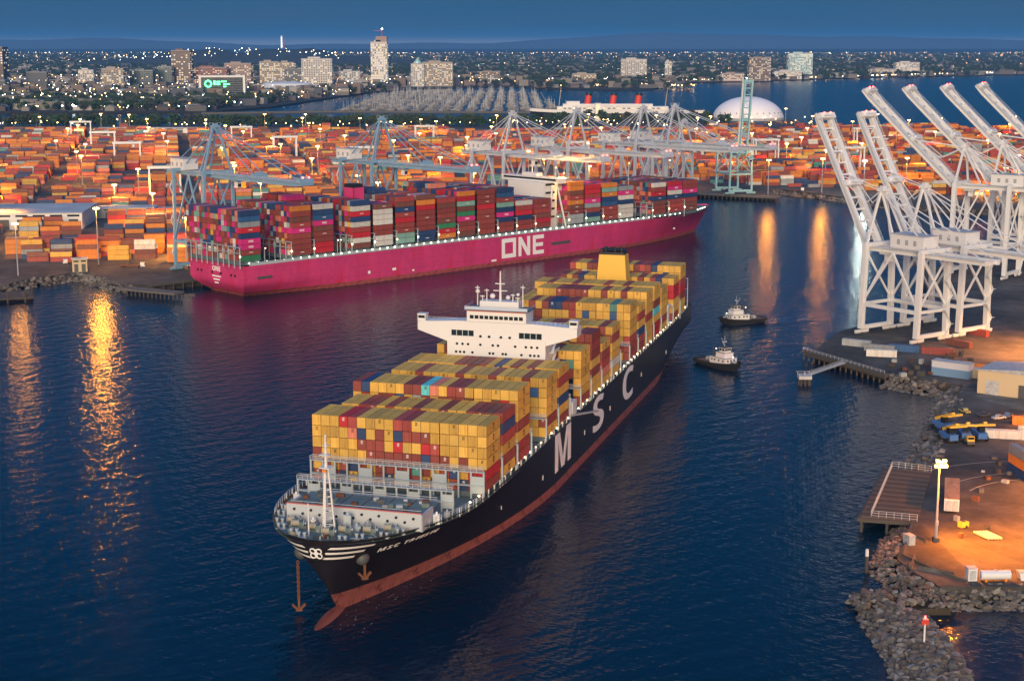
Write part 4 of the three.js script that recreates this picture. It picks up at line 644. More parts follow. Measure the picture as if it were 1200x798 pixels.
rocks('rock_revetment', 'dark boulder bank along the inner pier shore', slope([[148, -607], [170, -586], [159.5, -552], [148, -521], [135.6, -487], [128, -468]], 11, 3.7, 5, 1.15, 1), 220);
rocks('rock_revetment', 'rocky bank in front of the lit container terminal', [...slope([[-270, -832], [-264, -856], [-247, -879], [-238, -879], [-210, -842], [-203, -838]], 7, 3.6, 2.4, 1.3, 1), ...slope([[-330, -812], [-290, -815], [-270, -832]], 6, 3.4, 2, 1.4, 1)], 60);
rocks('rock_revetment', 'rocky bank along the far basin shore', slope([[228, -1397], [280, -1306], [309, -1251], [420, -1190]], 7, 3, 1.6, 1.6, 1), 20);

// lot surface: dirt strip, pavement seams, tyre tracks as worn asphalt patches
{ const shp = (pts, y, name, mat) => { const s = new THREE.Shape(pts.map(([x, z]) => new THREE.Vector2(x, -z))); const g = new THREE.ShapeGeometry(s, 8); g.rotateX(-Math.PI / 2); g.translate(0, y, 0); return structure(name, g, mat); };
  shp([[99, -384], [112, -364], [128, -364], [170, -380], [175, -460], [150, -470], [128, -440], [114, -415]], 4.004, 'lot_pavement', std([.17, .145, .12], .9, 0, { map: texGround }));
  shp([[105, -402], [99.5, -383], [104, -372], [112, -367], [111, -395], [110, -412]], 4.009, 'lot_dirt', M.dirt);
  shp([[165, -575], [178, -545], [230, -540], [230, -575]], 4.004, 'yard_pavement', std([.20, .21, .19], .85, 0, { map: texGround }));
  shp([[160, -655], [215, -600], [300, -640], [300, -720], [230, -735], [205, -690]], 4.004, 'crane_apron', std([.19, .15, .125], .9, 0, { map: texGround }));
  for (const [r, w] of [[32, .35], [39, .3], [52, .3]]) { const g = new THREE.RingGeometry(r, r + w, 48, 1, 1.2, 1.3); g.rotateX(-Math.PI / 2); g.translate(158, 4.014, -424); structure('lane_marking', g, std([.42, .38, .30], .85)); }
  for (let i = 0; i < 4; i++) { const g = new THREE.PlaneGeometry(.4, 34); g.rotateX(-Math.PI / 2); g.rotateY(.5); g.translate(112 + i * 6.5, 4.013, -392 - i * 2); structure('pavement_seam', g, std([.07, .06, .05], .95)); } }
// timber dock with fence
{ const d = thing('timber_dock', 'dark decked dock on pale piles with a railing beside the lot', 'dock'); const P = [[113.5, -468], [126, -462], [109.3, -412.5], [94.7, -416.5]];
  const s = new THREE.Shape(P.map(([x, z]) => new THREE.Vector2(x, -z))); const g = new THREE.ExtrudeGeometry(s, { depth: .7, bevelEnabled: false }); g.rotateX(-Math.PI / 2); g.translate(0, 3.6, 0); part('deck', g, M.timber, d);
  for (let i = 0; i < 34; i++) { const t = (i + .5) / 34; mb().beam([lerp(P[0][0], P[3][0], t), 4.38, lerp(P[0][1], P[3][1], t)], [lerp(P[1][0], P[2][0], t), 4.38, lerp(P[1][1], P[2][1], t)], 1.3, .12).build('plank', i % 3 ? M.timber : std([.115, .09, .07], .9), d); }
  for (let i = 0; i < 7; i++) for (const f of [0, .45]) { const t = i / 6, x = lerp(lerp(P[3][0], P[0][0], t), lerp(P[2][0], P[1][0], t), f) + .6, z = lerp(lerp(P[3][1], P[0][1], t), lerp(P[2][1], P[1][1], t), f) - .4; mb().rod([x, -3, z], [x, 3.6, z], .45, .45, 8).build('pile', M.concrete, d); }
  mb().beam([P[3][0] - .3, 3.7, P[3][1] + .5], [P[2][0], 3.7, P[2][1] + .5], .7, .9).build('edge_beam', M.concrete, d); mb().beam([P[3][0] - .4, 3.7, P[3][1]], [P[0][0] - .4, 3.7, P[0][1]], .7, .9).build('edge_beam', M.concrete, d);
  const fence = (a, b) => { const f = mb(), n = Math.round(Math.hypot(b[0] - a[0], b[1] - a[1]) / 2); for (let i = 0; i <= n; i++) { const x = lerp(a[0], b[0], i / n), z = lerp(a[1], b[1], i / n); f.rod([x, 4.3, z], [x, 6.3, z], .06, .06, 5); } for (const y of [4.9, 5.6, 6.25]) f.beam([a[0], y, a[1]], [b[0], y, b[1]], .07); f.build('fence', M.rail, d); };
  fence([P[3][0] + 3, P[3][1] + .2], [P[2][0], P[2][1]]); fence([P[3][0] + 3, P[3][1] + .2], [P[0][0] + 2, P[0][1] + .5]); fence([P[0][0] + 2, P[0][1] + .5], P[1]); }
// floodlight mast over the lot
{ const o = thing('floodlight_mast', 'tall pole with lit orange floodlights over the lot', 'lamp', [110, 4, -396]); const h = 20.5;
  mb().box(0, .6, 0, 1.5, 1.2, 1.5).build('footing', M.concrete, o); mb().rod([0, 1, 0], [0, h, 0], .38, .2, 10).build('pole', M.grey, o); mb().box(.2, h - .6, 0, 3, .25, .3).box(.2, h + .8, 0, 2.4, .25, .3).box(0, h + .3, 0, .25, 2.2, .25).build('crossarm', M.grey, o); mb().box(0, 5, .35, .8, 1.2, .4).build('junction_box', M.grey, o);
  for (const [x, y] of [[-1, h - .2], [.4, h - .2], [1.5, h - .2], [-.6, h + 1.2], [1.1, h + 1.2]]) { const f = new THREE.Group(); f.name = 'floodlight'; o.add(f); mb().box(x, y, .1, .95, .7, .5).build('housing', M.grey, f); mb().box(x + .1, y - .1, .37, .85, .6, .06).build('lamp_glass', M.lampFlood, f); }
  const l = new THREE.SpotLight(0xff8a22, 15000, 0, 1.25, .8); l.name = 'floodlight_beam'; l.position.set(.6, h + .2, .9); l.target.position.set(27, -2, 5); l.shadow.radius = 22; l.castShadow = true; o.add(l, l.target); const w = new THREE.PointLight(0xff8a22, 2600); w.name = 'floodlight_spill'; w.position.set(.6, h + .6, 1.2); w.shadow.radius = 30; w.castShadow = true; o.add(w); }
for (const [x, z, k, l] of [[172, -432, 17000, 'sodium mast lamp behind the stacked containers by the lot'], [196, -505, 15000, 'sodium mast lamp behind the workshop yard fence']]) highMast([x, 4, z], l, 22, k, 0xff9230, M.lampOrange, 'pier mast lamps');
{ const o = thing('floodlight_mast', 'lamp pole at the edge of the lot beyond the pipes', 'lamp', [150, 4, -398]); mb().rod([0, 0, 0], [0, 18, 0], .35, .2, 10).build('pole', M.grey, o); mb().box(0, 18, 0, 2.6, .3, .5).build('crossarm', M.grey, o); mb().ball(-1, 17.6, 0, .23).build('lamp', M.lampOrange, o); const l = new THREE.PointLight(0xff8a24, 7000); l.name = 'lot_lamp'; l.position.set(-1, 17.6, 0); l.shadow.radius = 12; l.castShadow = true; o.add(l); }
for (const [x, z, k, l] of [[226, -652, 22000, 'sodium mast lamp behind the crane apron'], [214, -586, 4000, 'sodium mast lamp behind the workshop'], [300, -740, 20000, 'sodium mast lamp beyond the second crane'], [330, -830, 9000, 'sodium mast lamp between the pier crane rows']]) highMast([x, 4, z], l, 26, k, 0xffa252, M.lampOrange, 'pier mast lamps');
// things standing on the lot
{
  const t = thing('box_trailer', 'white box trailer parked beside the floodlight mast', 'trailer', [123.6, 4, -431], -.27); mb().box(0, 2.5, 0, 4, 3.4, 22).build('body', M.white, t); mb().box(0, 4.25, 0, 4.1, .12, 22.1).build('roof', std([.50, .30, .16], .8, 0, { map: texFine }), t); mb().box(-.9, 2.4, 11.05, 1.7, 2.9, .08).build('door', M.roofPale, t); mb().box(.9, 2.4, 11.05, 1.7, 2.9, .08).build('door', M.roofPale, t); for (const z of [-8, -6.6, 7, 8.4]) for (const x of [-1.5, 1.5]) mb().rod([x - .2, .5, z], [x + .2, .5, z], .5, .5, 10).build('wheel', M.rubber, t);
  const pp = thing('pipe_rack', 'cream pipes laid out on the lit asphalt', 'pipes', [124.6, 4, -400.5], .35); for (let i = 0; i < 5; i++) mb().rod([-1.6 + i * .8, .45, -3.2 + i * .2], [-1.6 + i * .8, .45, 3.2 + i * .2], .32, .32, 10).build('pipe', std([.68, .60, .38], .6), pp); for (const z of [-2, 2]) mb().box(0, .07, z, 4.4, .14, .3).build('bearer', M.timber, pp);
  const ml = thing('generator', 'small orange lit generator cart near the pipes', 'generator', [120.5, 4, -408], .5); mb().box(0, 1, 0, 2.6, 1.4, 1.5).build('body', M.yellow, ml); mb().box(0, 1.8, 0, 1, .3, .8).build('hood', M.darkGrey, ml); for (const z of [-.8, .8]) mb().rod([.4, .4, z - .1], [.4, .4, z + .1], .4, .4, 10).build('wheel', M.rubber, ml);
  const dr = thing('cable_drum', 'dark cable drum standing behind the pipes', 'drum', [126.3, 4, -405.8], .2); mb().rod([-.5, .8, 0], [.5, .8, 0], .5, .5, 12).build('core', M.timber, dr); for (const x of [-.55, .55]) mb().rod([x - .06, .8, 0], [x + .06, .8, 0], .85, .85, 14).build('flange', M.darkGrey, dr);
  const cb = thing('equipment_cabinet', 'tall white equipment cabinet at the lot edge above the boulders', 'cabinet', [110.8, 4, -366.5], .05); mb().box(0, 1.5, 0, 2.2, 3, 2.4).build('body', M.white, cb); mb().box(0, 3.08, 0, 2.4, .16, 2.6).build('roof', M.roofPale, cb); mb().box(0, 1.45, 1.22, 1.6, 2.4, .06).build('door', M.roofPale, cb);
  const tk = thing('site_tank', 'long white tank on a skid at the lot edge', 'tank', [116.3, 4, -365.6], .04); mb().rod([-3.6, 1.5, 0], [3.6, 1.5, 0], 1.15, 1.15, 18).build('shell', M.white, tk); for (const x of [-2.4, 2.4]) mb().box(x, .35, 0, .5, .7, 2).build('saddle', M.orange, tk); mb().rod([0, 2.5, 0], [0, 2.9, 0], .4, .4, 10).build('manhole', M.grey, tk);
  const sk = thing('waste_skip', 'white open skip beside the long tank', 'skip', [124, 4, -366], .05); mb().slab([[-1.6, .2], [1.6, .2], [2.2, 2.2], [-2.2, 2.2]], 0, 2.2).build('body', M.white, sk); mb().box(0, 2.26, 0, 4.5, .14, 2.3).build('rim', M.roofPale, sk);
  const gb = thing('jersey_barrier', 'low pale concrete barrier lying along the lot edge', 'barrier', [99.8, 4, -379], -.35, 'barriers at the lot corner'); mb().slab([[-.4, 0], [.4, 0], [.18, .5], [.12, 1], [-.12, 1], [-.18, .5]], 0, 9).build('body', M.concrete, gb); mb().slab([[-.45, 0], [.45, 0], [.42, .12], [-.42, .12]], 0, 9.1).build('foot', M.quay, gb);
  copy(gb, 'low pale concrete barrier at the lot corner above the boulders', [103.6, 4, -371.6], 1.0); copy(gb, 'low pale concrete barrier behind the timber dock', [105.5, 4, -399], .35);
  const sb = thing('site_shed', 'small pale shed by the dirt patch at the shore', 'shed', [102.6, 4, -394], .3); mb().box(0, 1.2, 0, 1.8, 2.4, 3).build('walls', M.roofPale, sb); mb().box(0, 2.5, 0, 2.1, .15, 3.3).build('roof', M.grey, sb);
  const kb = thing('retaining_kerb', 'pale concrete kerb along the lot edge above the boulders', 'kerb'); [[[107.5, -411], [98.6, -384]], [[98.6, -384], [104.5, -371.2]], [[104.5, -371.2], [109, -364.5]]].forEach(([a, b]) => mb().beam([a[0], 4.3, a[1]], [b[0], 4.3, b[1]], .5, .7).build('kerb_stone', M.concrete, kb));
  // container handlers and trucks by the shore
  const hd = thing('reach_stacker', 'blue and yellow reach stacker parked by the shore road', 'reach stacker', [141.6, 4, -501], .25);
  mb().box(0, 1.9, 0, 3, 1.9, 7.2).build('chassis', std([.06, .16, .42], .5), hd); mb().box(0, 3.7, 1, 1.7, 1.9, 2).build('cab', M.glassDark, hd); mb().beam([0, 3.4, -3.2], [0, 6.6, 5.2], 1.1, 1).build('boom', M.yellow, hd); mb().box(0, 6.2, 5.6, 6, .6, 1).build('spreader', M.yellow, hd); for (const z of [2.6, -2.6]) for (const x of [-1.6, 1.6]) mb().rod([x - .4, .9, z], [x + .4, .9, z], .9, .9, 12).build('wheel', M.rubber, hd);
  copy(hd, 'blue and yellow reach stacker behind the yellow nosed tractor', [147.4, 4, -503], -.1, 'handlers by the shore'); copy(hd, 'blue and yellow reach stacker beside the white skip row', [152.3, 4, -503.5], .05, 'handlers by the shore'); copy(hd, 'blue and yellow reach stacker closest to the rock bank', [143.6, 4, -516], .45, 'handlers by the shore');
  const tr = thing('terminal_tractor', 'yellow nosed terminal tractor parked in the handler row', 'tractor', [146.8, 4, -496.2], .05); mb().box(0, 1.2, 0, 2.4, .9, 5).build('chassis', M.darkGrey, tr); mb().box(0, 2.3, 1.3, 2.3, 1.9, 1.8).build('cab', M.yellow, tr); mb().box(0, 2.7, 2.23, 2, .8, .08).build('windscreen', M.glassDark, tr); for (const z of [-1.6, 1.8]) for (const x of [-1, 1]) mb().rod([x - .2, .55, z], [x + .2, .55, z], .55, .55, 10).build('wheel', M.rubber, tr);
  // loose containers round the pier
  const put = (x, z, ry, k, y, label) => { const o = shade(new THREE.Mesh(boxGeom, boxMat[k])); o.name = numbered('pier_container'); o.position.set(x, y, z); o.rotation.y = ry; scene.add(o); tag(o, label, 'container', 'loose containers on the pier'); };
  put(161, -505, 1.35, 'W', 4, 'white container standing behind the handler row'); put(173, -509, 1.35, 'W', 4, 'white container beyond the first white one by the yard'); put(175.5, -523, 1.3, 'X', 4, 'orange brown container beside parked cars in the yard');
  ['B', 'X', 'G'].forEach((k, i) => put(151.6, -459, .1, k, 4 + i * 2.9, `${COLNAME[k]} container, ${ordinal(i + 1)} from the ground in the stack by the lot`)); ['B', 'G'].forEach((k, i) => put(154.4, -459.4, .1, k, 4 + i * 2.9, `${COLNAME[k]} container, ${ordinal(i + 1)} from the ground of the rear lot stack`));
  put(163.7, -652, 1.2, 'b', 4, 'blue container end to end with a pale one by the crane'); put(153.5, -652.5, 1.15, 'G', 4, 'grey container standing by the crane bogies'); put(152, -641.5, 1.3, 'W', 4, 'white container on the apron beside the wharf'); put(146.5, -664, 1.0, 'G', 4, 'grey container on the outer wharf apron'); put(176, -646, 1.2, 'R', 4, 'dark red container under the white quay crane'); put(190, -663, .6, 'N', 4, 'brown container between the legs of the second crane'); put(205, -690, .6, 'R', 4, 'dark red container lying behind the second crane'); put(184, -612, 1.25, 'X', 4, 'orange container behind the blue site office'); put(176, -618, 1.2, 'Y', 4, 'yellow container behind the blue site office');
  // office containers and workshop
  const bo = thing('site_office', 'long blue and white site office by the rock bank', 'building', [170.5, 4, -602.5], -.66); mb().box(0, 1.6, 0, 15, 3.2, 5).build('lower_wall', std([.13, .25, .42], .6), bo); mb().box(0, 4.4, 0, 15, 2.4, 5).build('upper_wall', std([.48, .50, .58], .6), bo); mb().box(0, 5.7, 0, 15.4, .25, 5.4).build('roof', M.roofPale, bo);
  const sb2 = thing('storage_hut', 'small beige storage hut beside the blue site office', 'hut', [180, 4, -599.5], -.66); mb().box(0, 1.7, 0, 6, 3.4, 4).build('walls', M.beige, sb2); mb().box(0, 3.5, 0, 6.4, .2, 4.4).build('roof', M.roofPale, sb2);
  const ws = thing('workshop', 'beige metal workshop with a white roller door and lit wall lamp', 'building', [189, 4, -571.5], -.62); mb().box(0, 4.3, 0, 30, 8.6, 18).build('wall', M.beige, ws); mb().slab([[-15.4, 8.6], [15.4, 8.6], [15.4, 8.9], [0, 10.2], [-15.4, 8.9]], 0, 18.8).build('roof', M.roofPale, ws); mb().box(-9.5, 2.6, 9.06, 5, 5.2, .12).build('roller_door', M.roofPale, ws); mb().box(2.5, 2.4, 9.06, 4.6, 4.8, .12).build('open_door', M.darkGrey, ws); for (let i = 0; i < 10; i++) mb().box(-14 + i * 3.1, 4.3, 9.03, .12, 8.4, .05).build('wall_rib', M.beige, ws);
  { const l = new THREE.PointLight(0xf4ffdf, 900); l.name = 'workshop_lamp'; l.position.set(4, 7.2, 11); l.shadow.radius = 10; l.castShadow = true; ws.add(l); mb().ball(4, 7.2, 11, .23).build('wall_lamp', M.lampWhite, ws); mb().box(4, 7.6, 10, .15, .15, 2).build('lamp_arm', M.grey, ws); }
  // cars and junk in the yard
  const car = thing('parked_car', 'dark pickup parked in the workshop yard', 'car', [163, 4, -535], .4, 'cars in the workshop yard'); const cm = [std([.05, .06, .08], .35), std([.45, .46, .48], .35), std([.10, .16, .28], .35), std([.4, .33, .12], .5)];
  mb().slab([[-2.4, .45], [2.4, .45], [2.4, 1], [1.2, 1.05], [.7, 1.65], [-.7, 1.65], [-1, 1.05], [-2.4, 1]], 0, 1.9).build('body', cm[0], car); mb().slab([[.66, 1.58], [1.08, 1.1], [-.85, 1.1], [-.66, 1.58]], 0, 1.93).build('glazing', M.glassDark, car); for (const x of [-1.5, 1.5]) for (const z of [-.85, .85]) mb().rod([x, .36, z - .12], [x, .36, z + .12], .36, .36, 10).build('wheel', M.rubber, car);
  [[167, -531, 1, 'silver car'], [171, -534, 2, 'blue car'], [175, -530, 0, 'black car'], [158, -541, 3, 'yellow truck'], [179, -533.5, 1, 'grey van']].forEach(([x, z, k, n], i) => { const c = copy(car, `${n} parked in the workshop yard`, [x, 4, z], .4 + i * .5); c.children[0].material = cm[k]; });
  const jk = 'stored gear on the pier'; for (let i = 0; i < 26; i++) { const x = rr(150, 186), z = -x * .55 - 530 + rr(-16, 16) ; const o = thing('stored_crate', pick(['brown crate stored on the apron under the cranes', 'grey crate stored on the apron under the cranes', 'rusty crate stored on the apron under the cranes']), 'crate', [x, 4, z], rr(0, 3), jk); const w = rr(1.4, 3.6), h = rr(.8, 2), m = pick([M.rust, M.grey, M.timber, M.concrete]); mb().box(0, h / 2 + .15, 0, w, h, rr(1.2, 2.4)).build('body', m, o); mb().box(0, .08, 0, w * .9, .16, 1).build('pallet', M.timber, o); o.userData.label = `${m === M.rust ? 'rusty' : m === M.grey ? 'grey' : m === M.timber ? 'dark timber' : 'pale'} crate stored on the apron by the cranes`; }
}
for (let i = 0; i < 12; i++) { const x = rr(112, 150), z = -lerp(470, 392, clamp((150 - x) / 38)) + rr(-14, 10), k = i % 4; if (x < 113.5 && z > -420) continue; const w = rr(.8, 2.2), h = rr(.5, 1.5), mt = [M.rust, M.grey, M.quay, M.timber][k]; const o = thing('pallet_load', ['rusty', 'grey', 'dusty', 'dark timber'][k] + ' pallet load set down on the lit lot', 'pallet', [x, 4, z], rr(0, 3), 'pallet loads on the lot'); mb().box(0, h / 2 + .16, 0, w, h, rr(.8, 1.6)).build('load', mt, o); mb().box(0, .08, 0, w * .9, .16, 1).build('pallet', M.timber, o); }
// outer wharf, catwalk and dolphin
{
  const w = thing('outer_wharf', 'pile supported wharf deck at the tip of the crane pier', 'wharf'); const A = [126, -655.5], B = [149, -607];
  mb().beam([A[0] - 1.5, 3.3, A[1]], [B[0] - 1.5, 3.3, B[1]], 5, 1.4).build('deck', M.concrete, w); mb().beam([A[0] - 4, 2.4, A[1] + 1], [B[0] - 4, 2.4, B[1] + 1], .5, .5).build('fender_rail', M.timber, w); for (let i = 0; i < 16; i++) mb().rod([lerp(A[0], B[0], i / 15) - 3.4, -3, lerp(A[1], B[1], i / 15) + .6], [lerp(A[0], B[0], i / 15) - 3.4, 2.6, lerp(A[1], B[1], i / 15) + .6], .4, .4, 7).build('pile', M.timber, w);
  const r = mb(); for (let i = 0; i <= 20; i++) r.rod([lerp(A[0], B[0], i / 20) - 3.6, 4, lerp(A[1], B[1], i / 20)], [lerp(A[0], B[0], i / 20) - 3.6, 5.2, lerp(A[1], B[1], i / 20)], .06); for (const y of [4.6, 5.15]) r.beam([A[0] - 3.6, y, A[1]], [B[0] - 3.6, y, B[1]], .07); r.build('handrail', M.rail, w);
  const d = thing('mooring_dolphin', 'pale capped mooring dolphin on a cluster of piles', 'dolphin', [113.6, 0, -604]); mb().box(0, 3.4, 0, 5, 1.3, 4.4).build('cap', M.roofPale, d); mb().rod([0, 4, 0], [0, 5.2, 0], .35, .3, 10).build('bollard', M.grey, d); for (let i = 0; i < 8; i++) { const a = i / 8 * 6.283; mb().rod([Math.cos(a) * 2.3, -3, Math.sin(a) * 2], [Math.cos(a) * 2.05, 3.2, Math.sin(a) * 1.8], .36, .36, 8).build('pile', M.timber, d); } const rl = mb(); for (const [x, z] of [[-2.3, -2], [2.3, -2], [2.3, 2], [-2.3, 2]]) rl.rod([x, 4, z], [x, 5.2, z], .07); rl.box(0, 5.15, -2, 4.6, .07, .07).box(0, 5.15, 2, 4.6, .07, .07); rl.build('handrail', M.rail, d);
  const c = thing('catwalk', 'narrow railed catwalk from wharf to mooring dolphin', 'catwalk'); const p0 = [115.8, -606], p1 = [134, -629]; mb().beam([p0[0], 3.9, p0[1]], [p1[0], 3.9, p1[1]], 1.6, .35).build('deck', M.roofPale, c); for (const o of [-.75, .75]) mb().beam([p0[0] + o * .78, 4.9, p0[1] + o * .62], [p1[0] + o * .78, 4.9, p1[1] + o * .62], .09).beam([p0[0] + o * .78, 4.5, p0[1] + o * .62], [p1[0] + o * .78, 4.5, p1[1] + o * .62], .07).build('handrail', M.rail, c);
  const b = thing('marker_beacon', 'red topped marker beacon on a white post on the stone breakwater', 'beacon', [90, 2.4, -329]); mb().box(0, .2, 0, 2, .6, 2).build('footing', M.concrete, b); mb().rod([0, .4, 0], [0, 4.6, 0], .24, .2, 10).build('post', M.white, b); mb().box(0, 5, .12, 1.5, 1.3, .12).build('red_panel', M.red, b); mb().box(0, 5, -.12, 1.5, 1.3, .12).build('red_panel', M.red, b); mb().box(0, 5.75, 0, 1.2, .12, 1.2).build('platform', M.grey, b); mb().rod([0, 5.8, 0], [0, 6.4, 0], .18, .14, 8).build('lantern', M.lampRed, b);
  const p = thing('marker_post', 'white capped mooring post standing off the boulders', 'post', [89.3, 0, -383]); mb().rod([0, -3, 0], [0, 4.4, 0], .42, .4, 10).build('shaft', M.timber, p); mb().rod([0, 4.4, 0], [0, 6.2, 0], .44, .4, 10).build('cap', M.white, p);
}
// ---------- tugs ----------
function tug(pos, turn, label, house) {
  const o = thing('tugboat', label, 'tug', pos, turn, 'harbour tugs'); o.scale.setScalar(.84); const S = hullShape({ L: 29, B: 5.6, deck: 2.6, sheer: 1.5, sheerLen: 18, rake: 2.2, overhang: 1.5, sternH: 1.4, fullDeck: 8, pow: .6, fullWater: 10, flare: 1.3, run: 9, tailLow: .6, tailTop: .86 });
  part('hull', hullGeom(S, () => -1, S.hd, 5), M.black, o); part('deck', deckGeom(S, .7, .3, 28.8, .2), std([.16, .10, .08], .8), o);
  for (const sg of [1, -1]) part('fender', strip(S, sg, .2, 28.8, (s) => S.hd(s) - .9, (s) => S.hd(s) - .15, .28, 30), M.rubber, o);
  { const g = new THREE.TorusGeometry(2.2, .7, 8, 14, Math.PI); g.rotateX(Math.PI / 2); g.rotateY(Math.PI); g.translate(0, 3.3, -2.2); part('bow_fender', g, M.rubber, o); }
  mb().box(0, 3.6, -12, 7.4, 3, 11.5).build('deckhouse', house, o); mb().box(0, 5.25, -12, 7.9, .25, 12).build('house_roof', M.grey, o); mb().box(0, 6.5, -11, 5.6, 2.4, 6.4).build('upper_house', house, o); mb().box(0, 7.8, -11, 6.1, .2, 6.9).build('upper_roof', M.grey, o);
  const wh = new THREE.Group(); wh.name = 'wheelhouse'; o.add(wh); mb().slab([[-1.9, 7.9], [1.9, 7.9], [2.3, 10.2], [-2.3, 10.2]], -10.6, 4).build('walls', house, wh); mb().box(0, 10.3, -10.6, 5, .25, 4.7).build('roof', M.darkGrey, wh); for (const z of [-8.56, -12.64]) for (const x of [-1.35, 0, 1.35]) mb().box(x, 9.3, z, 1.1, 1.1, .1).build('window', M.glassDark, wh); for (const sx of [-1, 1]) for (const z of [-9.5, -11.6]) mb().box(sx * 2.2, 9.3, z, .1, 1.1, 1.5).build('window', M.glassDark, wh);
  for (const sx of [-1, 1]) { for (const z of [-8, -11, -14, -16]) mb().box(sx * 3.74, 4.1, z, .1, .8, 1).build('porthole', M.glassDark, o); mb().rod([sx * 2.4, 5.3, -16], [sx * 2.4, 9.4, -16.6], .55, .5, 10).build('exhaust', M.black, o); }
  for (const x of [-2, 0, 2]) mb().box(x, 4.2, -6.2, .9, .9, .1).build('window', M.glassDark, o);
  mb().rod([0, 10.4, -11.2], [0, 15.8, -11.2], .18, .1).box(0, 12.6, -11.2, 3, .14, .14).box(0, 14.2, -11.2, 1.8, .12, .12).beam([0, 11, -11.6], [0, 14.5, -13.6], .16).build('mast', M.grey, o); mb().ball(.9, 12.9, -11.2, .3).ball(-.9, 12.9, -11.2, .28).build('radar_domes', M.white, o).userData.kind = 'stuff';
  mb().rod([-1.4, 3.6, -4.2], [1.4, 3.6, -4.2], .8, .8, 12).box(0, 2.9, -4.2, 3.4, .8, 1.6).build('tow_winch', M.grey, o); mb().box(0, 3.1, -22.5, 2.6, 1.6, 2).build('aft_winch', M.grey, o); mb().beam([-1.6, 2, -20], [-1.6, 4, -20], .3).beam([1.6, 2, -20], [1.6, 4, -20], .3).beam([-1.6, 4, -20], [1.6, 4, -20], .3).build('tow_bitt', M.grey, o);
  for (let i = 0; i < 10; i++) for (const sg of [-1, 1]) { const q = S.at(3 + i * 2.5, 1.6, sg, .35).p; const g = new THREE.TorusGeometry(.55, .2, 6, 10); g.rotateY(Math.PI / 2); g.translate(q.x, q.y, q.z); part('tyre_fender', g, M.rubber, o); }
  const l = new THREE.PointLight(0xffdf9c, 260); l.name = 'deck_light'; l.position.set(0, 8.6, -17.3); l.shadow.radius = 8; l.castShadow = true; o.add(l); mb().ball(0, 8.6, -17.3, .23).build('deck_lamp', M.lampWarm, o); mb().box(0, 8.9, -16.2, .14, .14, 2.2).build('lamp_arm', M.grey, o);
  const l2 = new THREE.PointLight(0xffdf9c, 160); l2.name = 'bow_light'; l2.position.set(0, 6.2, -4.9); l2.shadow.radius = 8; l2.castShadow = true; o.add(l2); mb().ball(0, 6.2, -4.9, .23).build('bow_lamp', M.lampWarm, o); mb().box(0, 6.5, -5.5, .14, .14, 1.3).build('lamp_arm', M.grey, o);
  return o;
}
tug([97.5, 0, -738], -1.16, 'black tugboat with white deckhouse heading away past the black ship stern', M.white);
tug([92, 0, -630], .58, 'black tugboat with lit white wheelhouse pushing close to the black ship stern', std([.66, .62, .70], .5));

// broken foam where the tugs work and along the moving hull: flecks nobody could count
{ const g = new THREE.CircleGeometry(1, 7); const p = g.attributes.position; for (let i = 1; i < p.count; i++) { const f = rr(.45, 1.2); p.setXY(i, p.getX(i) * f, p.getY(i) * f); } g.rotateX(-Math.PI / 2); const list = [];
  const fleck = (x, z, s) => list.push([trs(x, .03 + rnd() * .02, z, rr(0, 6), s * rr(.5, 2.2), 1, s * rr(.3, .7)), null]);
  for (const [x, z, dx, dz] of [[78, -650, -.55, -.83], [120, -748, .92, -.4]]) for (let i = 0; i < 90; i++) { const d = Math.pow(rnd(), 1.6) * 34; fleck(x + dx * d + rr(-1, 1) * (2 + d * .22), z + dz * d + rr(-1, 1) * (2 + d * .22), rr(.08, .3)); }
  for (let i = 0; i < 70; i++) { const s = rr(0, 40), w = (s < 8 ? 2 : BS.half(s, .3)) + rr(.6, 9), sg = rnd() < .7 ? 1 : -1, v = V(sg * w, 0, -s + rr(-4, 8)).applyMatrix4(blackShip.matrixWorld); fleck(v.x, v.z, rr(.06, .22)); }
  instances('foam', g, std([.55, .60, .63], .9), list, null, 'small white foam flecks on the harbour water', 'foam'); }
// ---------- the city across the water ----------
const litWarm = emit([1, .72, .40], .5), litCool = emit([.85, .95, 1], .4), darkPane = std([.03, .045, .06], .25);
const fpx = 1866;
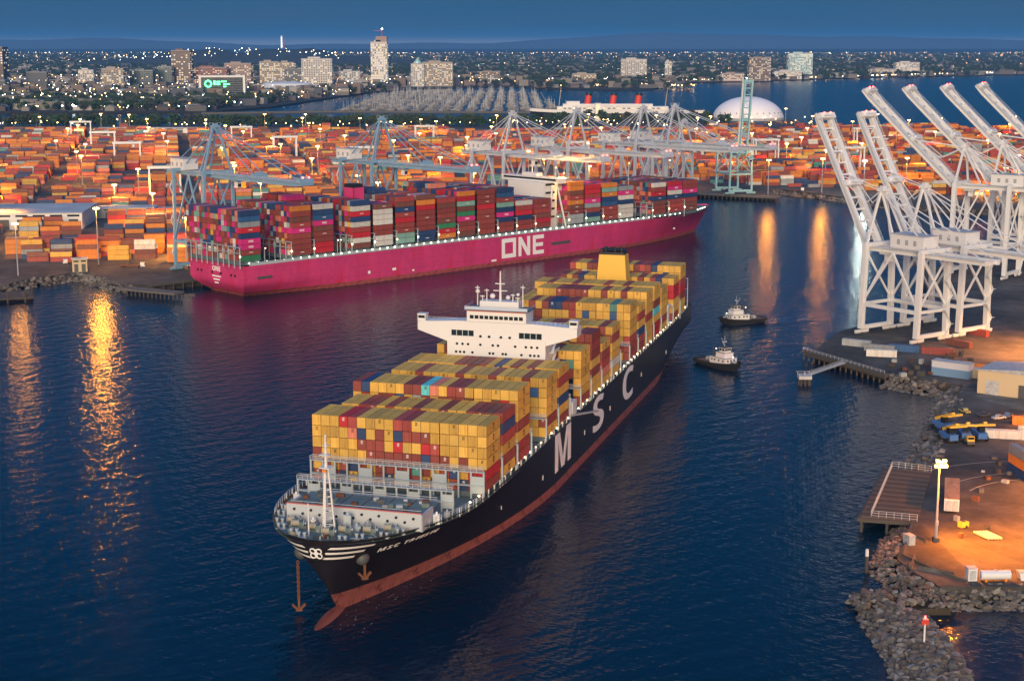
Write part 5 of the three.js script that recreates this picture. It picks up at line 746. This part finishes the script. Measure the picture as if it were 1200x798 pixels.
// one building: walls, roof plant, floors of panes on the faces that look to the harbour
function tower(name, label, x, z, w, d, h, wall, o = {}) {
  const b = thing(name, label, 'building', [x, 3, z], o.ry ?? 0), fl = o.floor ?? Math.max(4, h / 18), nf = Math.max(2, Math.floor((h - 3) / fl)), nc = Math.max(3, Math.round(w / (o.bay ?? 6))), ns = Math.max(2, Math.round(d / 7));
  mb().box(0, h / 2, 0, w, h, d).build('wall', wall, b);
  const rf = mb().box(0, h + .6, 0, w + .8, 1.2, d + .8).build('roof', o.roof ?? M.grey, b); mb().box(-w * .1, h + 3, 0, w * .4, 4, d * .5).build('plant_room', wall, rf);
  const dk = mb(), wm = mb(), cl = mb(); let n1 = 0, n2 = 0, n0 = 0;
  for (let f = 0; f < nf; f++) for (let c = 0; c < nc + ns; c++) {
    const y = 2.4 + f * fl + fl * .5, front = c < nc, u = front ? -w / 2 + w * (c + .5) / nc : -d / 2 + d * (c - nc + .5) / ns, side = x > 0 ? -1 : 1;
    const args = front ? [u, y, d / 2 + .15, w / nc * .62, fl * .52, .3] : [side * (w / 2 + .15), y, u, .3, fl * .52, d / ns * .6];
    const r = rnd(); if (r < (o.lit ?? .16)) { wm.box(...args); n1++; } else if (r < (o.lit ?? .16) * 1.5) { cl.box(...args); n2++; } else { dk.box(...args); n0++; }
  }
  if (n0) dk.build('dark_panes', o.pane ?? darkPane, b).userData.kind = 'stuff'; if (n1) wm.build('lit_window_panes', litWarm, b).userData.kind = 'stuff'; if (n2) cl.build('cool_lit_window_panes', litCool, b).userData.kind = 'stuff';
  return b;
}
const wallM = { brown: std([.17, .12, .095], .8), dark: std([.05, .06, .08], .5), beige: std([.30, .26, .22], .8), white: std([.48, .47, .47], .7), pink: std([.29, .21, .19], .8), red: std([.24, .10, .09], .8), cyan: std([.36, .52, .56], .5), glass: std([.05, .085, .10], .2) };
// picture-independent placement: x, z from the survey of the shore, sizes in metres
[
  ['office_tower', 'tall brown office tower at the western end of downtown', -1270, -3950, 62, 45, 110, 'brown'],
  ['office_block', 'low dark block standing before the western brown tower', -1225, -3800, 70, 40, 34, 'dark'],
  ['office_block', 'dark block with a blue lit crown beside the western tower', -1190, -4050, 52, 36, 48, 'dark', { lit: .05 }],
  ['office_block', 'white mid rise behind the blue crowned block', -1120, -4250, 40, 30, 50, 'white'],
  ['office_block', 'beige hotel slab beside the dark glass block', -985, -3990, 54, 34, 58, 'beige', { lit: .25 }],
  ['office_block', 'dark glass office block between beige hotel and brown tower', -935, -4080, 58, 34, 52, 'glass', { lit: .08 }],
  ['office_block', 'grey glass block against the tall brown tower', -890, -4150, 34, 30, 60, 'glass', { lit: .06 }],
  ['office_tower', 'tall brown grid fronted tower behind the convention hall', -858, -4200, 50, 40, 100, 'brown', { lit: .22 }],
  ['office_block', 'wide red brown block beside the tall grid tower', -795, -4250, 92, 40, 56, 'red'],
  ['apartment_block', 'pinkish apartment block with stepped roof', -728, -4300, 70, 40, 66, 'pink', { lit: .2 }],
  ['apartment_block', 'beige apartment slab east of the pink block', -650, -4330, 50, 38, 70, 'beige', { lit: .3 }],
  ['apartment_block', 'cream apartment slab with many lit rooms', -605, -4330, 44, 36, 68, 'beige', { lit: .35 }],
  ['office_block', 'low dark block behind the arena', -575, -4250, 46, 34, 52, 'dark'],
  ['apartment_tower', 'white apartment tower beside the palm park', -500, -4150, 78, 44, 80, 'white', { lit: .12 }],
  ['apartment_block', 'small white block near the tall glass tower', -440, -4380, 58, 34, 44, 'white', { lit: .25 }],
  ['apartment_block', 'pale low block at the marina edge', -400, -4450, 40, 30, 30, 'beige', { lit: .3 }],
  ['high_rise', 'tallest tower of the skyline, lit lower floors and unfinished crown', -357, -4350, 44, 36, 122, 'white', { lit: .34, bay: 5 }],
  ['apartment_tower', 'white tower with a pointed lantern roof', -263, -4500, 36, 34, 62, 'white', { lit: .18 }],
  ['apartment_block', 'broad beige apartment block beside the pointed white tower', -208, -4520, 84, 40, 66, 'beige', { lit: .3 }],
  ['apartment_block', 'low brown block at the head of the marina', -65, -4720, 60, 34, 36, 'brown', { lit: .2 }],
  ['apartment_block', 'low pale block by the beach road', 210, -4700, 70, 34, 30, 'beige', { lit: .3 }],
  ['apartment_tower', 'white slab tower above the far beach', 392, -5200, 82, 36, 66, 'white', { lit: .15 }],
  ['apartment_block', 'slim pale lit tower near the beach pier', 482, -4980, 20, 20, 62, 'white', { lit: .2 }],
  ['apartment_tower', 'brown apartment tower on the far bay shore', 777, -5070, 68, 36, 72, 'brown', { lit: .25 }],
  ['apartment_tower', 'pale cyan apartment tower on the far bay shore', 980, -5500, 82, 40, 82, 'cyan', { lit: .3 }],
  ['apartment_block', 'low white block beside the cyan tower', 905, -5300, 90, 34, 26, 'white', { lit: .3 }],
  ['apartment_block', 'low cream block along the bay shore', 1330, -5800, 90, 34, 24, 'beige', { lit: .4 }],
  ['apartment_block', 'white block among trees on the bay shore', 1480, -6050, 90, 34, 44, 'white', { lit: .25 }],
  ['apartment_block', 'pinkish block with lit ground floor on the bay shore', 690, -5050, 70, 30, 24, 'pink', { lit: .45 }],
].forEach(([n, l, x, z, w, d, h, m, o]) => tower(n, l, x, z, w, d, h, wallM[m], { ...(m === 'glass' ? { pane: M.glassDark } : {}), ...o }));
// crowns and specials
{ const t = scene.getObjectByName('high_rise'); mb().box(6, 129, -4, 30, 16, 26).build('upper_storeys', wallM.pink, t); mb().rod([8, 136, 0], [8, 156, 0], .8, .5).beam([8, 152, 0], [-12, 152, 0], .8).build('construction_hoist', M.red, t); mb().ball(8, 156.5, 0, 2).build('crown_light', M.lampWhite, t); }
{ const b = thing('glass_office', 'dark glass building with green neon sign in a white frame', 'building', [-640, 3, -3560], .1); mb().box(0, 24, 0, 92, 46, 30).build('wall', M.glassDark, b); for (const x of [-48, 48]) mb().box(x, 26, 0, 5, 52, 32).build('frame_pier', M.white, b); mb().box(0, 49, 0, 92, 4, 32).build('frame_top', M.white, b); for (let i = 1; i < 12; i++) mb().box(0, i * 3.9, 15.2, 91, .5, .4).build('floor_band', M.grey, b);
  const neon = emit([.05, 1, .25], 3.2); { const g = new THREE.TorusGeometry(7, 1.6, 6, 8); g.translate(-30, 33, 16); part('neon_sign_ring', g, neon, b); } { const m = mb(); m.box(-16, 35, 16, 4, 9, 1).box(-8, 37, 16, 8, 3, 1).box(-8, 32, 16, 8, 3, 1); m.build('neon_sign_mark', neon, b); } { const m = mb(); m.box(4, 38, 16, 12, 2.5, 1).box(10, 32, 16, 14, 2.5, 1).box(6, 27, 16, 6, 2.5, 1); m.build('neon_sign_mark', neon, b); } }
{ const a = thing('arena', 'low white round arena with a pale blue lit wall', 'building', [-545, 3, -3900], 0); const g = new THREE.CylinderGeometry(62, 66, 22, 40); g.translate(0, 11, 0); g.scale(1, 1, .7); part('wall', g, std([.50, .56, .66], .7), a); const r = new THREE.SphereGeometry(1, 32, 10, 0, 6.283, 0, 1.57); r.scale(62, 7, 43); r.translate(0, 22, 0); part('roof', r, M.white, a); }
{ const a = thing('convention_hall', 'long low white convention hall on the waterfront', 'building', [-775, 3, -3700], .06); mb().box(0, 8, 0, 240, 16, 70).build('wall', wallM.white, a); mb().box(0, 16.6, 0, 246, 1.2, 76).build('roof', M.roofPale, a); for (let i = 0; i < 24; i++) mb().box(-112 + i * 9.7, 6, 35.2, 5, 8, .4).build(i % 3 ? 'window' : 'lit_window', i % 3 ? darkPane : litWarm, a); }
{ const t = thing('pylon_tower', 'pale blue lit tower crowning the inland hill', 'tower', [-1160, 88, -8150]); mb().rod([0, 0, 0], [0, 62, 0], 7, 5, 8).build('shaft', std([.6, .7, .8], .6), t); for (let i = 0; i < 4; i++) mb().box(0, 10 + i * 13, 7, 5, 9, .6).build('lit_window', emit([.6, .85, 1], 1.6), t); mb().rod([12, 0, 0], [12, 52, 0], 1.2, .8).build('radio_mast', M.red, t); }
{ // pointed roof of the lantern tower
  const t = scene.children.find((o) => o.userData.label?.includes('pointed lantern')); const g = new THREE.ConeGeometry(13, 16, 8); g.translate(0, 72, 0); part('spire', g, std([.3, .5, .45], .6), t); mb().ball(0, 66, 17, 3).build('lantern_light', litCool, t); }
// domed hall and the old liner beside it
{ const d = thing('dome', 'huge white dome beside the moored ocean liner', 'dome', [384, 4, -2610]); const g = new THREE.SphereGeometry(1, 48, 16, 0, 6.283, 0, 1.57); g.scale(58, 37, 58); part('shell', g, std([.80, .77, .79], .65), d); mb().rod([0, 0, 0], [0, 4, 0], 58.6, 58.2, 48).build('base_ring', M.grey, d); for (let i = 0; i < 13; i++) { const a = .25 + i * .2; const y = 12; mb().ball(Math.cos(a) * 55, y, Math.sin(a) * 55, 1).build('vent', M.darkGrey, d); } }
{ const S = hullShape({ L: 292, B: 17, deck: 11, sheer: 3, sheerLen: 80, rake: 12, overhang: 14, sternH: 9, fullDeck: 70, pow: .8, fullWater: 90, flare: 1.2, run: 60, tailLow: .2, tailTop: .8 }); const q = thing('ocean_liner', 'old white ocean liner with three red funnels moored beyond the terminal', 'ship', [30, 0, -2690], Math.PI / 2 * -1);
  part('hull', hullGeom(S, () => -3, S.hd, 6), M.black, q); part('upper_hull', hullGeom(S, (s) => S.hd(s) + .02, (s) => S.hd(s) + 5, 3), M.white, q); part('deck', deckGeom(S, -5, 1, 291), M.timber, q);
  mb().box(0, 19, -138, 26, 6, 186).build('promenade_house', M.white, q); mb().box(0, 24, -130, 22, 4.5, 150).build('boat_deck_house', M.white, q); mb().box(0, 28, -72, 20, 5, 22).build('bridge', M.white, q);
  for (const s of [96, 138, 180]) { const f = new THREE.Group(); f.name = 'funnel'; q.add(f); mb().rod([0, 24, -s], [0, 40, -s - 2.5], 5.4, 5.2, 18).build('stack', std([.62, .045, .015], .55), f); mb().rod([0, 40, -s - 2.5], [0, 44, -s - 3.1], 5.3, 5.2, 18).build('black_top', M.black, f); }
  for (const [s, h] of [[48, 38], [226, 34]]) mb().rod([0, 16, -s], [0, 16 + h, -s - 4], .7, .35).build('mast', M.beige, q);
  for (let i = 0; i < 22; i++) mb().box(13.15, 19, -50 - i * 8.2, .2, 1.6, 4.6).build('deck_window', i % 3 ? darkPane : litWarm, q); for (let i = 0; i < 12; i++) mb().box(13, 23.4, -76 - i * 10, 2.4, 2, 7).build('lifeboat', M.white, q); }
{ const t = thing('lift_tower', 'pale lit gangway tower beside the ocean liner', 'tower', [137, 4, -2560]); mb().box(0, 14, 0, 9, 28, 9).build('shaft', M.white, t); mb().box(0, 14, 4.6, 6, 24, .3).build('lit_window', litWarm, t); mb().box(0, 28.4, 0, 10, .8, 10).build('roof', M.grey, t); }
// marina breakwater
{ const b = thing('marina_breakwater', 'long low rock breakwater sheltering the marina', 'breakwater'); mb().beam([-330, 1, -2960], [34, 1, -2930], 12, 4).build('mound', std([.10, .095, .09], .95), b); mb().beam([-560, 1, -2890], [-330, 1, -2960], 12, 4).build('mound', std([.10, .095, .09], .95), b); }
// boats in the marina: too small and many to tell apart
{ const m = mb(); m.slab([[-5, 0], [4, 0], [6, 1.6], [-5, 1.6]], 0, 3); m.box(-1, 2.2, 0, 4, 1.4, 2.4); const hull = m.geom(); const list = [], sails = []; for (let i = 0; i < 1500; i++) { const z = rr(-4150, -3000), t = (-z - 3000) / 1150, x = lerp(-330, -290, t) + rnd() * lerp(430, 330, t); const r = Math.round(x / 26) * 26 + rr(-6, 6), s = rr(.6, 1.5); list.push([trs(r, 0, z, rnd() < .5 ? 0 : Math.PI, s), lin(...(() => { const v = rr(.04, .2); return [v, v, v * 1.08]; })())]); if (rnd() < .8) sails.push([trs(r, 1, z, 0, s), null]); }
  instances('marina_boats', hull, std([1, 1, 1], .5), list, null, 'mass of small white boats berthed in the marina', 'boats'); instances('marina_masts', mb().rod([0, 0, 0], [0, 13, 0], .2, .12, 4).geom(), M.rail, sails, null, 'bare masts of the sailing boats in the marina', 'masts');
  const dk = mb(); for (let i = 0; i < 14; i++) dk.box(-330 + i * 31, .5, -3560, 3, .8, 1050); const d = dk.build('pontoons', std([.30, .29, .28], .8), scene); d.name = 'marina_pontoons'; tag(d, 'rows of floating pontoons in the marina', 'pontoons', null, 'stuff'); }
// ---------- suburbs, trees, lights ----------
const onFar = (x, z) => { if (z > -2950) return false; if (x < -560) return z < -2950; if (x < -300) return z < -3050 - (x + 560) * 4.6; if (x < 60) return z < -4560; if (x < 480) return z < -4350; return z < -4900 - (x - 516) * .86; };
const inView = (x, z) => Math.abs(x) < -z * .345;
{
  const house = mb().slab([[-6, 0], [6, 0], [6, 4.5], [0, 7.4], [-6, 4.5]], 0, 14).geom(), block = mb().box(0, 5, 0, 26, 10, 18).geom(), hs = [], bs = [];
  for (let i = 0; i < 12000; i++) { const z = -2950 - 11500 * Math.pow(rnd(), 1.25), x = rr(-.345, .345) * -z; if (!onFar(x, z)) continue; if (rnd() < .22) bs.push([trs(x, 3, z, rr(-.2, .2), rr(.7, 2.2), rr(.7, 1.8), rr(.7, 2)), lin(...pick([[.16, .15, .14], [.30, .29, .28], [.10, .10, .10], [.08, .085, .10]]))]); else hs.push([trs(x, 3, z, pick([0, 1.57]) + rr(-.1, .1), rr(.9, 1.7)), lin(...pick([[.11, .095, .09], [.2, .19, .18], [.08, .065, .06], [.13, .10, .09]]))]); }
  for (let i = 0; i < 1500; i++) { const z = -3450 - 1700 * rnd(), x = rr(-.345, i % 3 ? -.02 : .2) * -z; if (!onFar(x, z)) continue; bs.push([trs(x, 3, z, rr(-.15, .15), rr(.4, 1.15), rr(.8, 2.6), rr(.4, 1)), lin(...pick([[.20, .18, .16], [.29, .28, .28], [.11, .10, .09], [.08, .09, .11], [.17, .13, .11]]))]); }
  instances('suburb_houses', house, std([1, 1, 1], .85), hs, null, 'countless low houses spreading across the plain', 'houses'); instances('suburb_blocks', block, std([1, 1, 1], .85), bs, null, 'low flat roofed blocks scattered across the city plain', 'buildings');
  // trees: leafy clumps
  const leafy = (n, rad, hgt) => { const pos = [], nor = []; for (let i = 0; i < n; i++) { const a = rr(0, 6.28), u = rr(-1, 1), r = Math.cbrt(rnd()), c = V(Math.cos(a) * Math.sqrt(1 - u * u), u, Math.sin(a) * Math.sqrt(1 - u * u)).multiplyScalar(r); const o = V(c.x * rad, hgt * .6 + c.y * hgt * .42, c.z * rad), s = rad * rr(.16, .3), nn = V(rr(-1, 1), rr(0, 1.2), rr(-1, 1)).normalize(), t = V(rr(-1, 1), rr(-1, 1), rr(-1, 1)).cross(nn).normalize(), b = nn.clone().cross(t); for (const [p, q] of [[-1, -1], [1, -.7], [0, 1.2]]) { pos.push(o.x + (t.x * p + b.x * q) * s, o.y + (t.y * p + b.y * q) * s, o.z + (t.z * p + b.z * q) * s); nor.push(nn.x, nn.y, nn.z); } } const g = new THREE.BufferGeometry(); g.setAttribute('position', new THREE.Float32BufferAttribute(pos, 3)); g.setAttribute('normal', new THREE.Float32BufferAttribute(nor, 3)); const m = mb(); m.add(g); m.rod([0, 0, 0], [0, hgt * .5, 0], rad * .09, rad * .05, 5); return m.geom(); };
  const tg = leafy(120, 5, 11), tm = std([1, 1, 1], .9), ts = [], near = [];
  for (let i = 0; i < 21000; i++) { const z = -2960 - 11000 * Math.pow(rnd(), 1.2), x = rr(-.345, .345) * -z; if (!onFar(x, z)) continue; ts.push([trs(x, 3, z, rr(0, 6), rr(.8, 1.9)), lin(rr(.025, .05), rr(.045, .075), rr(.02, .04))]); }
  instances('distant_trees', tg, tm, ts, null, 'dark tree cover across the distant city plain', 'trees');
  for (let i = 0; i < 900; i++) { const z = rr(-2960, -3500), x = rr(-1150, -500); if (!onFar(x, z)) continue; near.push([trs(x, 3, z, rr(0, 6), rr(.8, 1.5)), lin(rr(.025, .05), rr(.05, .085), rr(.02, .04))]); }
  for (let i = 0; i < 500; i++) { const x = rr(-780, 330), z = -2395 - rnd() * (x > 0 ? 170 : 26) - (x > 40 ? 10 : 0); if (x > -30 && x < 330 && rnd() < .5) continue; near.push([trs(x, 4, z, rr(0, 6), rr(.8, 1.7)), lin(rr(.025, .05), rr(.045, .08), rr(.02, .04))]); }
  instances('shore_trees', tg, tm, near, null, 'dark trees lining the near shore roads and park', 'trees');
  // palms along the downtown waterfront
  const pg = (() => { const m = mb(); m.rod([0, 0, 0], [0, 13, 0], .45, .3, 5); for (let k = 0; k < 11; k++) { const a = k / 11 * 6.28, c = Math.cos(a), s = Math.sin(a); m.beam([0, 13, 0], [c * 2.4, 14 - (k % 3) * .6, s * 2.4], .5, .1); m.beam([c * 2.4, 14 - (k % 3) * .6, s * 2.4], [c * 4.2, 12.4 - (k % 3), s * 4.2], .4, .1); } return m.geom(); })(), ps = []; for (let i = 0; i < 420; i++) { const x = rr(-1250, -250), z = rr(-3050, -3650); if (onFar(x, z)) ps.push([trs(x, 3, z, rr(0, 6), rr(.9, 1.5)), lin(.05, .075, .035)]); } instances('waterfront_palms', pg, tm, ps, null, 'palm trees along the downtown waterfront', 'palms');
  // lamps of the city
  const lamp = new THREE.OctahedronGeometry(1, 0), cols = [['warm_street_lights', [1, .70, .36], 'warm street lights sprinkled over the city plain'], ['white_street_lights', [.92, 1, .94], 'white street lights sprinkled over the city plain'], ['orange_street_lights', [1, .46, .12], 'orange street lights sprinkled over the city plain'], ['green_tinted_lights', [.6, 1, .75], 'greenish lights sprinkled over the city plain']];
  const ls = [[], [], [], []];
  for (let i = 0; i < 5200; i++) { const z = -2980 - 12500 * Math.pow(rnd(), 1.15), x = rr(-.345, .345) * -z; if (!onFar(x, z)) continue; const s = -z / fpx * rr(.12, .34); ls[pick([0, 0, 0, 0, 1, 2, 2, 2, 3])].push([trs(x, 3 + rr(6, 11), z, 0, s), null]); }
  for (let i = 0; i < 1100; i++) { const x = rr(-1300, -250), z = -2960 - 1100 * Math.pow(rnd(), 1.6); if (!onFar(x, z)) continue; ls[pick([0, 1, 1, 0, 2])].push([trs(x, rr(8, 13), z, 0, rr(.7, 1.9)), null]); }
  for (let i = 0; i < 1500; i++) { const z = -3050 - 1900 * rnd(), x = rr(-.345, i % 3 ? -.02 : .2) * -z; if (!onFar(x, z)) continue; ls[pick([0, 0, 1, 2])].push([trs(x, 3 + rr(4, 24), z, 0, rr(.5, 1.3)), null]); }
  for (let i = 0; i < 170; i++) { const x = lerp(120, 500, rnd()), z = -4380 - rnd() * 330; ls[pick([0, 2, 2])].push([trs(x, 9, z, 0, rr(1, 2)), null]); }
  for (let i = 0; i < 190; i++) { const t = rnd(), x = lerp(520, 2000, t), z = -4930 - (x - 516) * .88 - rr(0, 60); ls[pick([0, 0, 1])].push([trs(x, 9, z, 0, rr(.8, 1.9)), null]); }
  for (let i = 0; i < 90; i++) { const x = rr(-2100, -500); ls[pick([0, 1])].push([trs(x, 92 * Math.sin(Math.PI * clamp((x + 2300) / 2000)) * rr(.55, .98) + 4, -7830 + rr(-60, 60), 0, rr(1.2, 2.4)), null]); }
  cols.forEach(([n, c, l], i) => instances(n, lamp, emit(c, 8), ls[i], null, l, 'lights'));
  // amber lamps of the shore roads before the liner
  const am = []; for (let i = 0; i < 260; i++) { const x = rr(-900, 460), z = rr(-2290, -2600); if (z < -2420 && x < 0) continue; am.push([trs(x, rr(9, 14), z, 0, rr(.5, 1.0)), null]); } instances('shore_road_lights', lamp, emit([1, .62, .22], 10), am, null, 'amber lights along the shore roads before the liner', 'lights');
  for (const [x, z, k] of [[100, -2540, 6000], [360, -2500, 6000], [430, -2520, 4000], [250, -2480, 5000], [-300, -2330, 5000], [-600, -2340, 6000]]) highMast([x, 4, z], 'tall orange lamp on the shore road before the liner and dome', 22, k, 0xffa040, M.lampOrange, 'shore road lamps');
}
// shore road and rail strip behind the yard
{ const g = new THREE.PlaneGeometry(1500, 16); g.rotateX(-Math.PI / 2); g.rotateY(.02); g.translate(-560, 4.01, -2330); structure('shore_road', g, std([.30, .30, .30], .85, 0, { map: texGround })); const g2 = new THREE.PlaneGeometry(1500, 9); g2.rotateX(-Math.PI / 2); g2.rotateY(.02); g2.translate(-560, 4.012, -2296); structure('rail_road', g2, std([.24, .24, .25], .85)); }
scene.fog = new THREE.FogExp2(0x4a90d0, .000036);
renderer.render(scene, camera);
